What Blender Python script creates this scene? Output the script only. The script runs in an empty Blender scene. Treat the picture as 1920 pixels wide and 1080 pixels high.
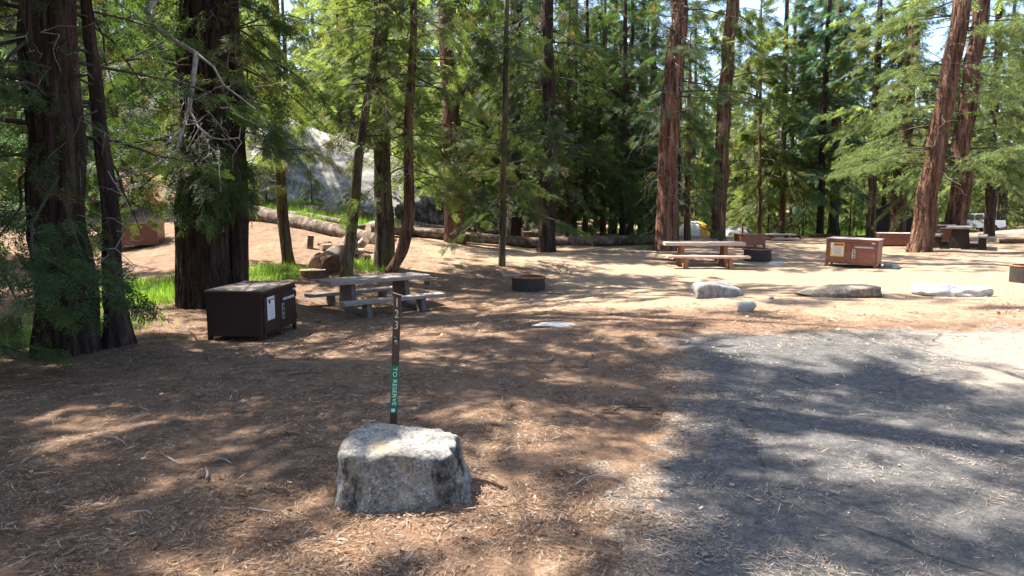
import bpy, bmesh, math, random
import numpy as np
from mathutils import Vector, Matrix

# ------------------------------------------------------------------ camera, sky, sun, exposure
scn = bpy.context.scene
COL = scn.collection
CAM_Z = 1.7
FPX = 1280.0                      # focal length in photo pixels (1920 wide)
PITCH = math.atan((540 - 385) / FPX)
cam_d = bpy.data.cameras.new('camera')
cam_d.sensor_width = 36.0
cam_d.lens = 36.0 * FPX / 1920.0
cam_d.clip_start = 0.05
cam_d.clip_end = 3000.0
cam = bpy.data.objects.new('camera', cam_d)
COL.objects.link(cam)
cam.location = (0, 0, CAM_Z)
cam.rotation_euler = (math.pi / 2 - PITCH, 0, 0)
scn.camera = cam

SUN_DIR = Vector((-0.62, 0.30, 1.05)).normalized()      # towards the sun
sun_el = math.asin(SUN_DIR.z)
sun_rot = math.atan2(SUN_DIR.x, SUN_DIR.y)
w = bpy.data.worlds.new('World')
scn.world = w
w.use_nodes = True
nt = w.node_tree
bg = nt.nodes['Background']
sky = nt.nodes.new('ShaderNodeTexSky')
sky.sky_type = 'NISHITA'
sky.sun_disc = False
sky.sun_elevation = sun_el
sky.sun_rotation = sun_rot
sky.air_density = 1.0
sky.dust_density = 4.0
sky.ozone_density = 0.6
sky.altitude = 1500
nt.links.new(sky.outputs[0], bg.inputs[0])
bg.inputs[1].default_value = 0.105
sl = bpy.data.lights.new('sun', 'SUN')
sl.energy = 4.3
sl.angle = math.radians(0.53)
sl.color = (1.0, 0.93, 0.83)
so = bpy.data.objects.new('sun', sl)
COL.objects.link(so)
so.rotation_euler = SUN_DIR.to_track_quat('Z', 'Y').to_euler()
so.location = (-30, 20, 40)
scn.view_settings.view_transform = 'Standard'
scn.view_settings.look = 'None'
scn.view_settings.gamma = 1.0
scn.view_settings.exposure = 2.25
scn.render.engine = 'CYCLES'
scn.cycles.max_bounces = 5
scn.cycles.diffuse_bounces = 3
scn.cycles.adaptive_threshold = 0.02
scn.cycles.transmission_bounces = 4
scn.cycles.use_denoising = True

RNG = np.random.default_rng(7)
random.seed(7)

# ------------------------------------------------------------------ helpers
CP, SP = math.cos(PITCH), math.sin(PITCH)


def at(px, py, Y):
    u = (px - 960) / FPX
    v = (540 - py) / FPX
    t = Y / (CP + v * SP)
    return Vector((t * u, Y, CAM_Z + t * (v * CP - SP)))


def _hash(ix, iy, iz, seed):
    h = (ix.astype(np.int64) * 374761393 + iy.astype(np.int64) * 668265263 + iz.astype(np.int64) * 2147483647 + seed * 974634777) & 0x7fffffff
    h = ((h ^ (h >> 13)) * 1274126177) & 0x7fffffff
    h = (h ^ (h >> 16)) & 0x7fffffff
    return h / float(0x7fffffff)


def vn3(x, y, z, seed=0):
    """value noise, -1..1, numpy arrays"""
    x = np.asarray(x, float); y = np.asarray(y, float) + 0 * x; z = np.asarray(z, float) + 0 * x
    ix, iy, iz = np.floor(x), np.floor(y), np.floor(z)
    fx, fy, fz = x - ix, y - iy, z - iz
    fx = fx * fx * (3 - 2 * fx); fy = fy * fy * (3 - 2 * fy); fz = fz * fz * (3 - 2 * fz)
    r = 0
    for dx in (0, 1):
        for dy in (0, 1):
            for dz in (0, 1):
                wgt = (fx if dx else 1 - fx) * (fy if dy else 1 - fy) * (fz if dz else 1 - fz)
                r = r + wgt * _hash(ix + dx, iy + dy, iz + dz, seed)
    return r * 2 - 1


def fbm(x, y, z=0, seed=0, oct=4, gain=.5):
    r = 0; a = 1.0; s = 1.0
    for i in range(oct):
        r = r + a * vn3(np.asarray(x) * s, np.asarray(y) * s, np.asarray(z) * s, seed + i * 17)
        a *= gain; s *= 2.03
    return r


def link(o, parent=None):
    COL.objects.link(o)
    if parent is not None:
        o.parent = parent
    return o


def mesh_np(name, verts, faces_flat, nper, mat=None, smooth=False):
    """fast mesh from numpy; faces all with nper corners"""
    me = bpy.data.meshes.new(name)
    verts = np.asarray(verts, np.float32)
    nf = len(faces_flat) // nper
    me.vertices.add(len(verts))
    me.vertices.foreach_set('co', verts.ravel())
    me.loops.add(len(faces_flat))
    me.loops.foreach_set('vertex_index', np.asarray(faces_flat, np.int32))
    me.polygons.add(nf)
    me.polygons.foreach_set('loop_start', np.arange(nf, dtype=np.int32) * nper)
    if smooth:
        me.polygons.foreach_set('use_smooth', np.ones(nf, bool))
    me.update(calc_edges=True)
    if mat:
        me.materials.append(mat)
    return me


def tri_mesh(name, tris, tint=None, mat=None):
    n = len(tris)
    me = mesh_np(name, tris.reshape(-1, 3), np.arange(n * 3), 3, mat)
    if tint is not None:
        a = me.attributes.new('tint', 'FLOAT', 'FACE')
        a.data.foreach_set('value', np.asarray(tint, np.float32))
    return me


def color_attr(me, name, cols, domain='POINT'):
    a = me.attributes.new(name, 'FLOAT_COLOR', domain)
    c = np.ones((len(cols), 4), np.float32)
    c[:, :3] = cols
    a.data.foreach_set('color', c.ravel())


def props(o, label=None, cat=None, group=None, kind=None):
    if label: o['label'] = label
    if cat: o['category'] = cat
    if group: o['group'] = group
    if kind: o['kind'] = kind
    return o


def empty(name, loc=(0, 0, 0), rz=0.0, label=None, cat=None, group=None, rot=None):
    o = bpy.data.objects.new(name, None)
    o.empty_display_size = .2
    link(o)
    o.location = loc
    o.rotation_euler = rot if rot else (0, 0, rz)
    return props(o, label, cat, group)


def child(name, me, parent, label=None):
    o = bpy.data.objects.new(name, me)
    link(o, parent)
    if name in ('branches', 'dead_branches', 'crown', 'dead_limb'): o['kind'] = 'stuff'
    if label: o['label'] = label
    return o


class MB:
    """collects simple shapes into one mesh"""
    def __init__(self):
        self.v = []; self.f = []

    def poly(self, vs, fs):
        b = len(self.v)
        self.v += [tuple(p) for p in vs]
        self.f += [tuple(i + b for i in q) for q in fs]
        return self

    def box(self, c, s, M=None):
        x, y, z = s[0] / 2, s[1] / 2, s[2] / 2
        vs = [Vector((sx * x, sy * y, sz * z)) for sz in (-1, 1) for sy in (-1, 1) for sx in (-1, 1)]
        if M: vs = [M @ p for p in vs]
        vs = [p + Vector(c) for p in vs]
        return self.poly(vs, [(0, 2, 3, 1), (4, 5, 7, 6), (0, 1, 5, 4), (2, 6, 7, 3), (0, 4, 6, 2), (1, 3, 7, 5)])

    def prism(self, outline, a, b, axis='y'):
        """outline in the two other axes, extruded along axis from a to b"""
        n = len(outline)
        def P(p, q):
            if axis == 'y': return (p[0], q, p[1])
            if axis == 'x': return (q, p[0], p[1])
            return (p[0], p[1], q)
        vs = [P(p, a) for p in outline] + [P(p, b) for p in outline]
        fs = [tuple(range(n)), tuple(range(2 * n - 1, n - 1, -1))]
        for i in range(n):
            j = (i + 1) % n
            fs.append((i, i + n, j + n, j))
        return self.poly(vs, fs)

    def tube(self, pts, r, sides=8, cap=True):
        pts = [Vector(p) for p in pts]
        n = len(pts)
        rs = r if isinstance(r, (list, tuple)) else [r] * n
        vs = []
        ref = None
        for i, p in enumerate(pts):
            d = (pts[min(i + 1, n - 1)] - pts[max(i - 1, 0)]).normalized()
            if ref is None:
                ref = Vector((0, 0, 1)) if abs(d.z) < .9 else Vector((1, 0, 0))
            u = d.cross(ref).normalized(); ww = u.cross(d).normalized()
            ref = ww
            for k in range(sides):
                a = 2 * math.pi * k / sides
                vs.append(p + (u * math.cos(a) + ww * math.sin(a)) * rs[i])
        fs = []
        for i in range(n - 1):
            for k in range(sides):
                k2 = (k + 1) % sides
                fs.append((i * sides + k, i * sides + k2, (i + 1) * sides + k2, (i + 1) * sides + k))
        if cap:
            fs.append(tuple(range(sides - 1, -1, -1)))
            fs.append(tuple((n - 1) * sides + k for k in range(sides)))
        return self.poly(vs, fs)

    def lathe(self, prof, sides=40, closed=False):
        """prof: (r,z) list around z"""
        n = len(prof)
        vs = [(r * math.cos(2 * math.pi * k / sides), r * math.sin(2 * math.pi * k / sides), z) for r, z in prof for k in range(sides)]
        fs = []
        for i in range(n if closed else n - 1):
            i2 = (i + 1) % n
            for k in range(sides):
                k2 = (k + 1) % sides
                fs.append((i * sides + k, i * sides + k2, i2 * sides + k2, i2 * sides + k))
        return self.poly(vs, fs)

    def mesh(self, name, mat=None, smooth=False):
        me = bpy.data.meshes.new(name)
        me.from_pydata(self.v, [], self.f)
        bm = bmesh.new(); bm.from_mesh(me)
        bmesh.ops.recalc_face_normals(bm, faces=bm.faces)
        bm.to_mesh(me); bm.free()
        if smooth:
            for p in me.polygons: p.use_smooth = True
        if mat: me.materials.append(mat)
        return me

    def build(self, name, mat, parent=None, bevel=0, smooth=False, label=None):
        o = bpy.data.objects.new(name, self.mesh(name, mat, smooth))
        link(o, parent)
        if bevel:
            m = o.modifiers.new('bevel', 'BEVEL'); m.width = bevel; m.segments = 2; m.limit_method = 'ANGLE'
        if label: o['label'] = label
        return o


# ------------------------------------------------------------------ materials
MATS = {}


class N:
    """node helper"""
    def __init__(self, name):
        self.m = bpy.data.materials.new(name)
        self.m.use_nodes = True
        self.t = self.m.node_tree
        self.bsdf = self.t.nodes['Principled BSDF']
        self.out = self.t.nodes['Material Output']
        MATS[name] = self.m

    def n(self, typ, **kw):
        nd = self.t.nodes.new('ShaderNode' + typ)
        for k, v in kw.items():
            if k.startswith('i_'):
                key = k[2:]
                key = int(key) if key.isdigit() else key
                nd.inputs[key].default_value = v
            else:
                setattr(nd, k, v)
        return nd

    def l(self, a, b):
        self.t.links.new(a, b)

    def coords(self, scale=(1, 1, 1), kind='Object'):
        tc = self.n('TexCoord')
        mp = self.n('Mapping')
        mp.inputs['Scale'].default_value = scale
        self.l(tc.outputs[kind], mp.inputs[0])
        return mp.outputs[0]

    def pos(self, scale=(1, 1, 1)):
        g = self.n('NewGeometry')
        mp = self.n('Mapping')
        mp.inputs['Scale'].default_value = scale
        self.l(g.outputs['Position'], mp.inputs[0])
        return mp.outputs[0]

    def noise(self, vec, scale, detail=4, rough=.55, dist=0):
        nd = self.n('TexNoise')
        nd.inputs['Scale'].default_value = scale
        nd.inputs['Detail'].default_value = detail
        nd.inputs['Roughness'].default_value = rough
        nd.inputs['Distortion'].default_value = dist
        self.l(vec, nd.inputs['Vector'])
        return nd.outputs['Fac']

    def ramp(self, fac, stops):
        r = self.n('ValToRGB')
        els = r.color_ramp.elements
        while len(els) > 1: els.remove(els[-1])
        els[0].position = stops[0][0]; els[0].color = tuple(stops[0][1]) + (1,) if len(stops[0][1]) == 3 else stops[0][1]
        for p, c in stops[1:]:
            e = els.new(p); e.color = tuple(c) + (1,)
        self.l(fac, r.inputs[0])
        return r.outputs[0]

    def mix(self, fac, a, b, mode='MIX'):
        nd = self.n('Mix', data_type='RGBA', blend_type=mode)
        for s, v in ((0, fac), (6, a), (7, b)):
            if isinstance(v, bpy.types.NodeSocket): self.l(v, nd.inputs[s])
            elif isinstance(v, (tuple, list)): nd.inputs[s].default_value = tuple(v) + ((1,) if len(v) == 3 else ())
            else: nd.inputs[s].default_value = v
        return nd.outputs[2]

    def math(self, op, a, b=0.0):
        nd = self.n('Math', operation=op)
        for s, v in ((0, a), (1, b)):
            if isinstance(v, bpy.types.NodeSocket): self.l(v, nd.inputs[s])
            else: nd.inputs[s].default_value = v
        return nd.outputs[0]

    def bump(self, h, strength=.5, dist=.02):
        b = self.n('Bump')
        b.inputs['Strength'].default_value = strength
        b.inputs['Distance'].default_value = dist
        self.l(h, b.inputs['Height'])
        self.l(b.outputs[0], self.bsdf.inputs['Normal'])

    def base(self, c, rough=.8, spec=.3, metal=0):
        if isinstance(c, bpy.types.NodeSocket): self.l(c, self.bsdf.inputs['Base Color'])
        else: self.bsdf.inputs['Base Color'].default_value = tuple(c) + (1,)
        if isinstance(rough, bpy.types.NodeSocket): self.l(rough, self.bsdf.inputs['Roughness'])
        else: self.bsdf.inputs['Roughness'].default_value = rough
        self.bsdf.inputs['Specular IOR Level'].default_value = spec
        self.bsdf.inputs['Metallic'].default_value = metal
        return self.m


def noisy(name, c1, c2, scale=8, rough=.8, stretch=(1, 1, 1), bump=.3, bd=.01, detail=6, spec=.3, c3=None, metal=0, lo=.3, hi=.7):
    k = N(name)
    v = k.coords(stretch)
    f = k.noise(v, scale, detail, .62)
    st = [(lo, c1), (hi, c2)]
    if c3: st = [(lo, c1), ((lo + hi) / 2, c2), (hi, c3)]
    k.base(k.ramp(f, st), rough, spec, metal)
    if bump: k.bump(f, bump, bd)
    return k.m


def bark_mat(name, cd, cm, cl, moss=None):
    k = N(name)
    v = k.coords((1, 1, .09))
    f1 = k.noise(v, 9, 8, .65, .6)
    f2 = k.noise(k.coords((1, 1, .35)), 38, 5, .6)
    h = k.math('ADD', k.math('MULTIPLY', f1, .75), k.math('MULTIPLY', f2, .25))
    c = k.ramp(h, [(.36, tuple(q * .5 for q in cd)), (.43, cd), (.52, cm), (.62, cl)])
    big = k.noise(k.coords((1, 1, .3)), 1.1, 3)
    c = k.mix(k.math('MULTIPLY', big, .35), c, tuple(x * .6 + .02 for x in cm))
    if moss:
        mm = k.noise(k.coords((1, 1, .4)), 3.0, 5, .7)
        mask = k.ramp(mm, [(.50, (0, 0, 0)), (.62, (1, 1, 1))])
        c = k.mix(mask, c, moss)
    k.base(c, .92, .15)
    k.bump(h, 1.0, .09)
    return k.m


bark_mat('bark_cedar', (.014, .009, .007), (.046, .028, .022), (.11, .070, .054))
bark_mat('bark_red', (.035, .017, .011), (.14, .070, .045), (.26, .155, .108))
bark_mat('bark_grey', (.028, .02, .016), (.11, .08, .062), (.23, .18, .145))
bark_mat('bark_moss', (.025, .018, .013), (.085, .062, .043), (.18, .14, .10), (.13, .12, .03))
noisy('twig_bark', (.03, .022, .017), (.09, .07, .055), 14, .9, (1, 1, .3))
noisy('dead_wood', (.17, .14, .125), (.42, .37, .34), 10, .9, (1, 1, 1))


def leaf_mat(name, dark, light, trans=.35, tcol=None, rough=.6):
    k = N(name)
    a = k.n('Attribute', attribute_name='tint')
    oi = k.n('ObjectInfo')
    nz = k.noise(k.coords(), .6, 2)
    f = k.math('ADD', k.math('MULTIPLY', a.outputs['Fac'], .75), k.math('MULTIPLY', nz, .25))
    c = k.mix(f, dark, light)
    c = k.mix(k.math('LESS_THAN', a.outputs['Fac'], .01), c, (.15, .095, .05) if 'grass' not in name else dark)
    hs = k.n('HueSaturation')
    k.l(k.math('ADD', k.math('MULTIPLY', oi.outputs['Random'], .03), .485), hs.inputs['Hue'])
    k.l(k.math('ADD', k.math('MULTIPLY', oi.outputs['Random'], .4), .8), hs.inputs['Value'])
    k.l(c, hs.inputs['Color'])
    k.base(hs.outputs[0], rough, .25)
    tr = k.n('BsdfTranslucent')
    tint = k.mix(1.0, hs.outputs[0], tcol or (1.35, 1.5, .8), 'MULTIPLY')
    k.l(tint, tr.inputs[0])
    mx = k.n('MixShader'); mx.inputs[0].default_value = trans
    k.l(k.bsdf.outputs[0], mx.inputs[1]); k.l(tr.outputs[0], mx.inputs[2])
    k.l(mx.outputs[0], k.out.inputs[0])
    return k.m


leaf_mat('leaf_fir', (.020, .040, .017), (.095, .135, .040), .42)
leaf_mat('leaf_cedar', (.05, .075, .024), (.21, .24, .085), .6)
leaf_mat('leaf_pine', (.08, .11, .045), (.21, .24, .11), .55)
leaf_mat('leaf_blue', (.03, .07, .045), (.12, .18, .09), .5, (1.3, 1.45, .9))
leaf_mat('leaf_broad', (.07, .12, .03), (.16, .23, .06), .45)
leaf_mat('grass_blade', (.10, .17, .025), (.24, .33, .07), .45)


def granite_mat(name, c_lo, c_mid, c_hi, streak=0.0, lichen=0.0, fine=60, lcol=(.30, .25, .14)):
    k = N(name)
    v = k.coords()
    n1 = k.noise(v, 3.2, 6, .6)
    n2 = k.noise(v, fine, 3, .7)
    n3 = k.noise(v, fine * .32, 5, .72)
    f = k.math('ADD', k.math('MULTIPLY', n1, .35), k.math('ADD', k.math('MULTIPLY', n2, .25), k.math('MULTIPLY', n3, .4)))
    c = k.ramp(f, [(.36, c_lo), (.5, c_mid), (.63, c_hi)])
    dk = k.ramp(k.noise(v, fine * .7, 2, .5), [(.30, (1, 1, 1)), (.36, (0, 0, 0))])
    c = k.mix(k.math('MULTIPLY', dk, .6), c, (.045, .045, .05))
    if name == 'granite_boulder':
        vo = k.n('TexVoronoi'); vo.inputs['Scale'].default_value = 85; k.l(v, vo.inputs['Vector'])
        sc = k.n('SeparateColor'); k.l(vo.outputs['Color'], sc.inputs[0])
        gr = k.ramp(sc.outputs[0], [(.14, (.06, .057, .053)), (.2, (.20, .19, .175)), (.6, (.30, .285, .26)), (.85, (.36, .34, .31)), (.9, (.62, .60, .56))])
        c = k.mix(.38, c, gr)
        ck = k.n('TexVoronoi', feature='DISTANCE_TO_EDGE'); ck.inputs['Scale'].default_value = 1.1
        wv = k.n('Mix', data_type='VECTOR'); wv.inputs[0].default_value = .25
        nz = k.n('TexNoise'); nz.inputs['Scale'].default_value = 4; nz.inputs['Detail'].default_value = 6; k.l(v, nz.inputs['Vector'])
        k.l(v, wv.inputs[4]); k.l(nz.outputs['Color'], wv.inputs[5]); k.l(wv.outputs[1], ck.inputs['Vector'])
        cr = k.ramp(ck.outputs['Distance'], [(.006, (1, 1, 1)), (.02, (0, 0, 0))])
        c = k.mix(k.math('MULTIPLY', cr, .35), c, (.05, .045, .04))
    if lichen:
        lm = k.ramp(k.noise(v, 5.5, 6, .75), [(.52, (0, 0, 0)), (.62, (1, 1, 1))])
        c = k.mix(k.math('MULTIPLY', lm, lichen), c, lcol)
    if streak:
        sm = k.ramp(k.noise(k.coords((1, 1, .10)), 5.2, 5, .65, .4), [(.46, (0, 0, 0)), (.54, (1, 1, 1))])
        wob = k.ramp(k.noise(v, 14, 4, .7), [(.35, (0.25, .25, .25)), (.6, (1, 1, 1))])
        gn = k.n('NewGeometry'); sx = k.n('SeparateXYZ'); k.l(gn.outputs['Normal'], sx.inputs[0])
        steep = k.ramp(sx.outputs[2], [(.35, (1, 1, 1)), (.75, (0, 0, 0))])
        c = k.mix(k.math('MULTIPLY', steep, k.math('MULTIPLY', k.math('MULTIPLY', sm, wob), streak)), c, (.022, .022, .024))
    k.base(c, .88, .25)
    k.bump(f, .7, .03)
    return k.m


granite_mat('granite', (.10, .10, .10), (.23, .23, .225), (.40, .395, .38), .4, .4, 40)
granite_mat('granite_boulder', (.06, .055, .05), (.20, .185, .165), (.42, .39, .345), 1.0, .75, 34, (.25, .195, .115))
granite_mat('granite_brown', (.07, .055, .042), (.17, .14, .11), (.33, .285, .235), .3, .2, 40)
granite_mat('granite_pale', (.24, .23, .22), (.42, .41, .39), (.58, .57, .55), .2, .1, 45)
granite_mat('granite_far', (.11, .105, .09), (.26, .25, .22), (.44, .425, .39), .8, .4, 7)
noisy('rock_rough', (.015, .013, .011), (.06, .052, .046), 5, .95, (1, .35, .5), 1.0, .12, 8, .2, (.22, .20, .18))

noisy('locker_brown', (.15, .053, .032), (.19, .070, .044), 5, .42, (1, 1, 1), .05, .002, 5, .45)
noisy('locker_shaded', (.022, .010, .008), (.032, .014, .011), 5, .42, (1, 1, 1), .05, .002, 5, .45)  # brown locker paint with the shade it stands in mixed into the colour
noisy('locker_top', (.085, .070, .062), (.15, .125, .11), 6, .6, (1, 1, 1), .08, .003, 6)
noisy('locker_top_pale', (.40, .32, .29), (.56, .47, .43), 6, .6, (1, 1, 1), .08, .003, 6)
noisy('steel', (.28, .28, .28), (.42, .42, .41), 22, .4, metal=.7, bump=.05)
noisy('paper', (.60, .61, .62), (.72, .73, .74), 30, .8, bump=0)
noisy('paper_yellow', (.62, .46, .06), (.72, .55, .09), 30, .7, bump=0)
noisy('ink', (.03, .03, .035), (.06, .06, .06), 30, .8, bump=0)
noisy('ink_red', (.35, .05, .03), (.42, .07, .04), 30, .8, bump=0)
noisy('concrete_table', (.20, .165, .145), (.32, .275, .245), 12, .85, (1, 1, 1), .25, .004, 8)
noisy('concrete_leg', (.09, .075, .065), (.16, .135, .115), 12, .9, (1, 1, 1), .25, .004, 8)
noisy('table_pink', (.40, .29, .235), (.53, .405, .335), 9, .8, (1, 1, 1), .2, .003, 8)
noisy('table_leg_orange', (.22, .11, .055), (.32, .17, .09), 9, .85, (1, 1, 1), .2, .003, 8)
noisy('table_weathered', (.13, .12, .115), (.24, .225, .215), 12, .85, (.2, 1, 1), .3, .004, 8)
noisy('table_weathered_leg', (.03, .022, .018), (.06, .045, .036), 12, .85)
noisy('iron_black', (.012, .011, .011), (.035, .03, .027), 14, .6, (1, 1, 1), .2, .003, 6, .4)
noisy('iron_rust', (.16, .06, .03), (.34, .15, .08), 11, .85, (1, 1, 1), .3, .004, 8, .3, (.42, .24, .16))
noisy('grate', (.16, .14, .13), (.32, .29, .27), 12, .6, metal=.4)
noisy('ash', (.20, .10, .07), (.42, .27, .20), 13, .98, bump=.6, bd=.02)
noisy('post_brown', (.050, .030, .022), (.085, .055, .040), 30, .6, (1, 1, .2), .15, .002)
noisy('digit_cream', (.55, .48, .33), (.68, .62, .46), 60, .6, bump=0)
noisy('sticker_green', (.005, .12, .055), (.008, .17, .08), 30, .5, bump=0)
noisy('sticker_text', (.45, .75, .60), (.60, .85, .72), 30, .5, bump=0)
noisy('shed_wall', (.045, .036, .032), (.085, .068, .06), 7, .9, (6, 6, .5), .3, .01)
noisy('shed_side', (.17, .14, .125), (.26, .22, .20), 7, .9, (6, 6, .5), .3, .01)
noisy('shingle', (.22, .17, .14), (.40, .33, .285), 5, .9, (1, 1, 1), .4, .02)
noisy('log_bark', (.035, .025, .019), (.12, .088, .067), 5, .95, (1, 1, 1), .9, .04, 8, .2, (.28, .225, .18))
noisy('log_cut', (.30, .20, .13), (.52, .40, .29), 18, .9, (1, 1, 1), .3, .01)
noisy('log_rot', (.05, .026, .016), (.17, .085, .048), 9, .95, (1, 1, 1), .8, .02)
noisy('tent_orange', (.62, .30, .03), (.72, .40, .05), 3, .6, bump=0)
noisy('tent_white', (.68, .65, .60), (.76, .74, .70), 3, .6, bump=0)
noisy('tent_grey', (.22, .24, .28), (.30, .32, .36), 3, .6, bump=0)
noisy('car_white', (.70, .72, .73), (.76, .77, .78), 2, .25, bump=0, spec=.5)
noisy('car_glass', (.015, .018, .022), (.03, .035, .04), 2, .08, bump=0, spec=.6)
noisy('rubber', (.012, .012, .012), (.03, .03, .03), 20, .8, bump=.1)
noisy('kerb_stone', (.16, .15, .14), (.3, .28, .26), 6, .9)


def needle_mat():
    k = N('litter')
    a = k.n('Attribute', attribute_name='col')
    k.base(a.outputs['Color'], .85, .2)
    return k.m


needle_mat()


def ground_mat():
    k = N('forest_floor')
    p = k.pos()
    z = k.n('Attribute', attribute_name='zone')
    sep = k.n('SeparateColor'); k.l(z.outputs['Color'], sep.inputs[0])
    patch = k.noise(p, 1.1, 6, .62)
    mid = k.noise(p, 9, 6, .65)
    fine = k.noise(p, 48, 6, .72, .6)
    st = k.noise(k.pos((30, 95, 30)), 1.0, 4, .7, 1.5)
    st2 = k.noise(k.pos((90, 28, 30)), 1.0, 4, .7, 1.5)
    f = k.math('ADD', k.math('MULTIPLY', fine, .4), k.math('ADD', k.math('MULTIPLY', st, .2), k.math('ADD', k.math('MULTIPLY', st2, .2), k.math('MULTIPLY', mid, .2))))
    duff = k.ramp(f, [(.36, (.046, .029, .020)), (.46, (.125, .080, .053)), (.55, (.22, .148, .100)), (.66, (.37, .28, .20))])
    red = k.ramp(f, [(.36, (.06, .034, .021)), (.47, (.165, .098, .06)), (.56, (.27, .17, .11)), (.68, (.40, .29, .20))])
    mat_ = k.noise(p, 3.4, 5, .6, .8)
    duff = k.mix(k.ramp(mat_, [(.40, (.55, .55, .55)), (.52, (0, 0, 0))]), duff, (.050, .034, .026))
    duff = k.mix(k.ramp(patch, [(.42, (0, 0, 0)), (.60, (.75, .75, .75))]), duff, red)
    sand = k.ramp(f, [(.36, (.15, .10, .065)), (.46, (.25, .178, .118)), (.58, (.34, .25, .172)), (.68, (.44, .34, .245))])
    sm = k.math('ADD', sep.outputs[0], k.math('MULTIPLY', k.math('SUBTRACT', mid, .5), .9))
    sm = k.math('ADD', sm, k.math('MULTIPLY', k.math('SUBTRACT', patch, .5), .8))
    smr = k.ramp(sm, [(.35, (0, 0, 0)), (.7, (1, 1, 1))])
    c = k.mix(smr, duff, sand)
    gm = k.math('ADD', sep.outputs[1], k.math('MULTIPLY', k.math('SUBTRACT', mid, .5), .8))
    gmr = k.ramp(gm, [(.4, (0, 0, 0)), (.65, (1, 1, 1))])
    grs = k.ramp(f, [(.36, (.05, .075, .015)), (.5, (.13, .18, .035)), (.65, (.24, .26, .08))])
    c = k.mix(gmr, c, grs)
    k.base(c, .95, .1)
    k.bump(f, .8, .03)
    return k.m


ground_mat()


def asphalt_mat():
    k = N('asphalt')
    p = k.pos()
    fine = k.noise(p, 160, 3, .7)
    mid = k.noise(p, 14, 6, .7)
    big = k.noise(p, 1.4, 5, .6)
    agg = k.noise(p, 62, 4, .75)
    f = k.math('ADD', k.math('MULTIPLY', fine, .25), k.math('ADD', k.math('MULTIPLY', mid, .35), k.math('MULTIPLY', agg, .4)))
    c = k.ramp(f, [(.38, (.026, .025, .025)), (.48, (.070, .067, .064)), (.57, (.125, .118, .11)), (.66, (.28, .25, .215))])
    z = k.n('Attribute', attribute_name='zone')
    sep = k.n('SeparateColor'); k.l(z.outputs['Color'], sep.inputs[0])
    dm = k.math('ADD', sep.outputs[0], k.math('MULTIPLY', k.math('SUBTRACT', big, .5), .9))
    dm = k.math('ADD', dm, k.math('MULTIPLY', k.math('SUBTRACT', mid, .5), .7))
    dust_and_sun = k.ramp(f, [(.36, (.13, .108, .088)), (.5, (.215, .182, .148)), (.64, (.31, .27, .225))])  # dust tone, also used for the painted sunlit paving
    c = k.mix(k.ramp(dm, [(.42, (0, 0, 0)), (.75, (.9, .9, .9))]), c, dust_and_sun)
    em = k.math('ADD', sep.outputs[1], k.math('MULTIPLY', k.math('SUBTRACT', mid, .5), 1.5))
    em = k.math('ADD', em, k.math('MULTIPLY', k.math('SUBTRACT', big, .5), .9))
    fn = k.noise(p, 55, 5, .7, .6)
    duff = k.ramp(fn, [(.36, (.045, .03, .022)), (.48, (.12, .085, .06)), (.58, (.22, .17, .125)), (.68, (.38, .31, .24))])
    c = k.mix(k.ramp(em, [(.45, (0, 0, 0)), (.62, (1, 1, 1))]), c, duff)
    vo = k.n('TexVoronoi', feature='DISTANCE_TO_EDGE')
    vo.inputs['Scale'].default_value = .55
    wv = k.n('Mix', data_type='VECTOR'); wv.inputs[0].default_value = .22
    nz = k.n('TexNoise'); nz.inputs['Scale'].default_value = 1.7; nz.inputs['Detail'].default_value = 6; k.l(p, nz.inputs['Vector'])
    k.l(p, wv.inputs[4]); k.l(nz.outputs['Color'], wv.inputs[5]); k.l(wv.outputs[1], vo.inputs['Vector'])
    crack = k.ramp(vo.outputs['Distance'], [(.004, (1, 1, 1)), (.012, (0, 0, 0))])
    c = k.mix(k.math('MULTIPLY', crack, k.ramp(big, [(.45, (0, 0, 0)), (.6, (.8, .8, .8))])), c, (.03, .027, .025))
    k.base(c, .9, .25)
    k.bump(f, .6, .008)
    return k.m


asphalt_mat()

# ------------------------------------------------------------------ terrain
ANCH = [  # px, py, Y in the photograph -> points of the ground
    (0, 1080, 3.05), (500, 1080, 3.05), (960, 1080, 3.05), (1500, 1080, 3.1), (1900, 1080, 3.1),
    (755, 975, 3.72), (1000, 700, 6.9), (1400, 700, 6.95), (1900, 700, 7.0), (300, 760, 5.9), (40, 760, 6.0),
    (505, 642, 10.6), (403, 637, 10.7), (120, 660, 9.5), (215, 645, 9.8), (20, 690, 8.8), (390, 572, 14), (447, 560, 14.4),
    (700, 592, 13.5), (790, 576, 14.5), (620, 612, 12.0), (990, 543, 16.4), (648, 522, 17.2), (540, 492, 18.6), (720, 502, 18.6), (738, 508, 18.2),
    (853, 457, 25), (941, 497, 19), (1025, 472, 24.5), (962, 447, 29), (1250, 467, 23.5), (1346, 448, 31), (1320, 503, 20),
    (1420, 491, 21.6), (1600, 502, 19.6), (1725, 471, 24), (1795, 450, 29), (1910, 529, 16), (1345, 556, 13.4), (1395, 586, 11.2),
    (1570, 556, 13.3), (1785, 553, 13.4), (1040, 606, 10), (1100, 650, 8.4),
    (290, 555, 15), (30, 640, 11), (260, 466, 24), (560, 430, 24), (480, 410, 26), (650, 455, 22), (500, 385, 31), (640, 400, 31), (760, 425, 29),
    (300, 400, 34), (50, 420, 32), (1000, 430, 42), (1200, 437, 38), (1420, 450, 33), (1540, 448, 33), (1650, 445, 36),
    (1900, 441, 50), (1500, 440, 48), (1000, 420, 60), (1900, 425, 80), (1400, 425, 80),
]
pa = []
for px, py, Y in ANCH:
    q = at(px, py, Y); pa.append((q.x, q.y, q.z))
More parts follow.
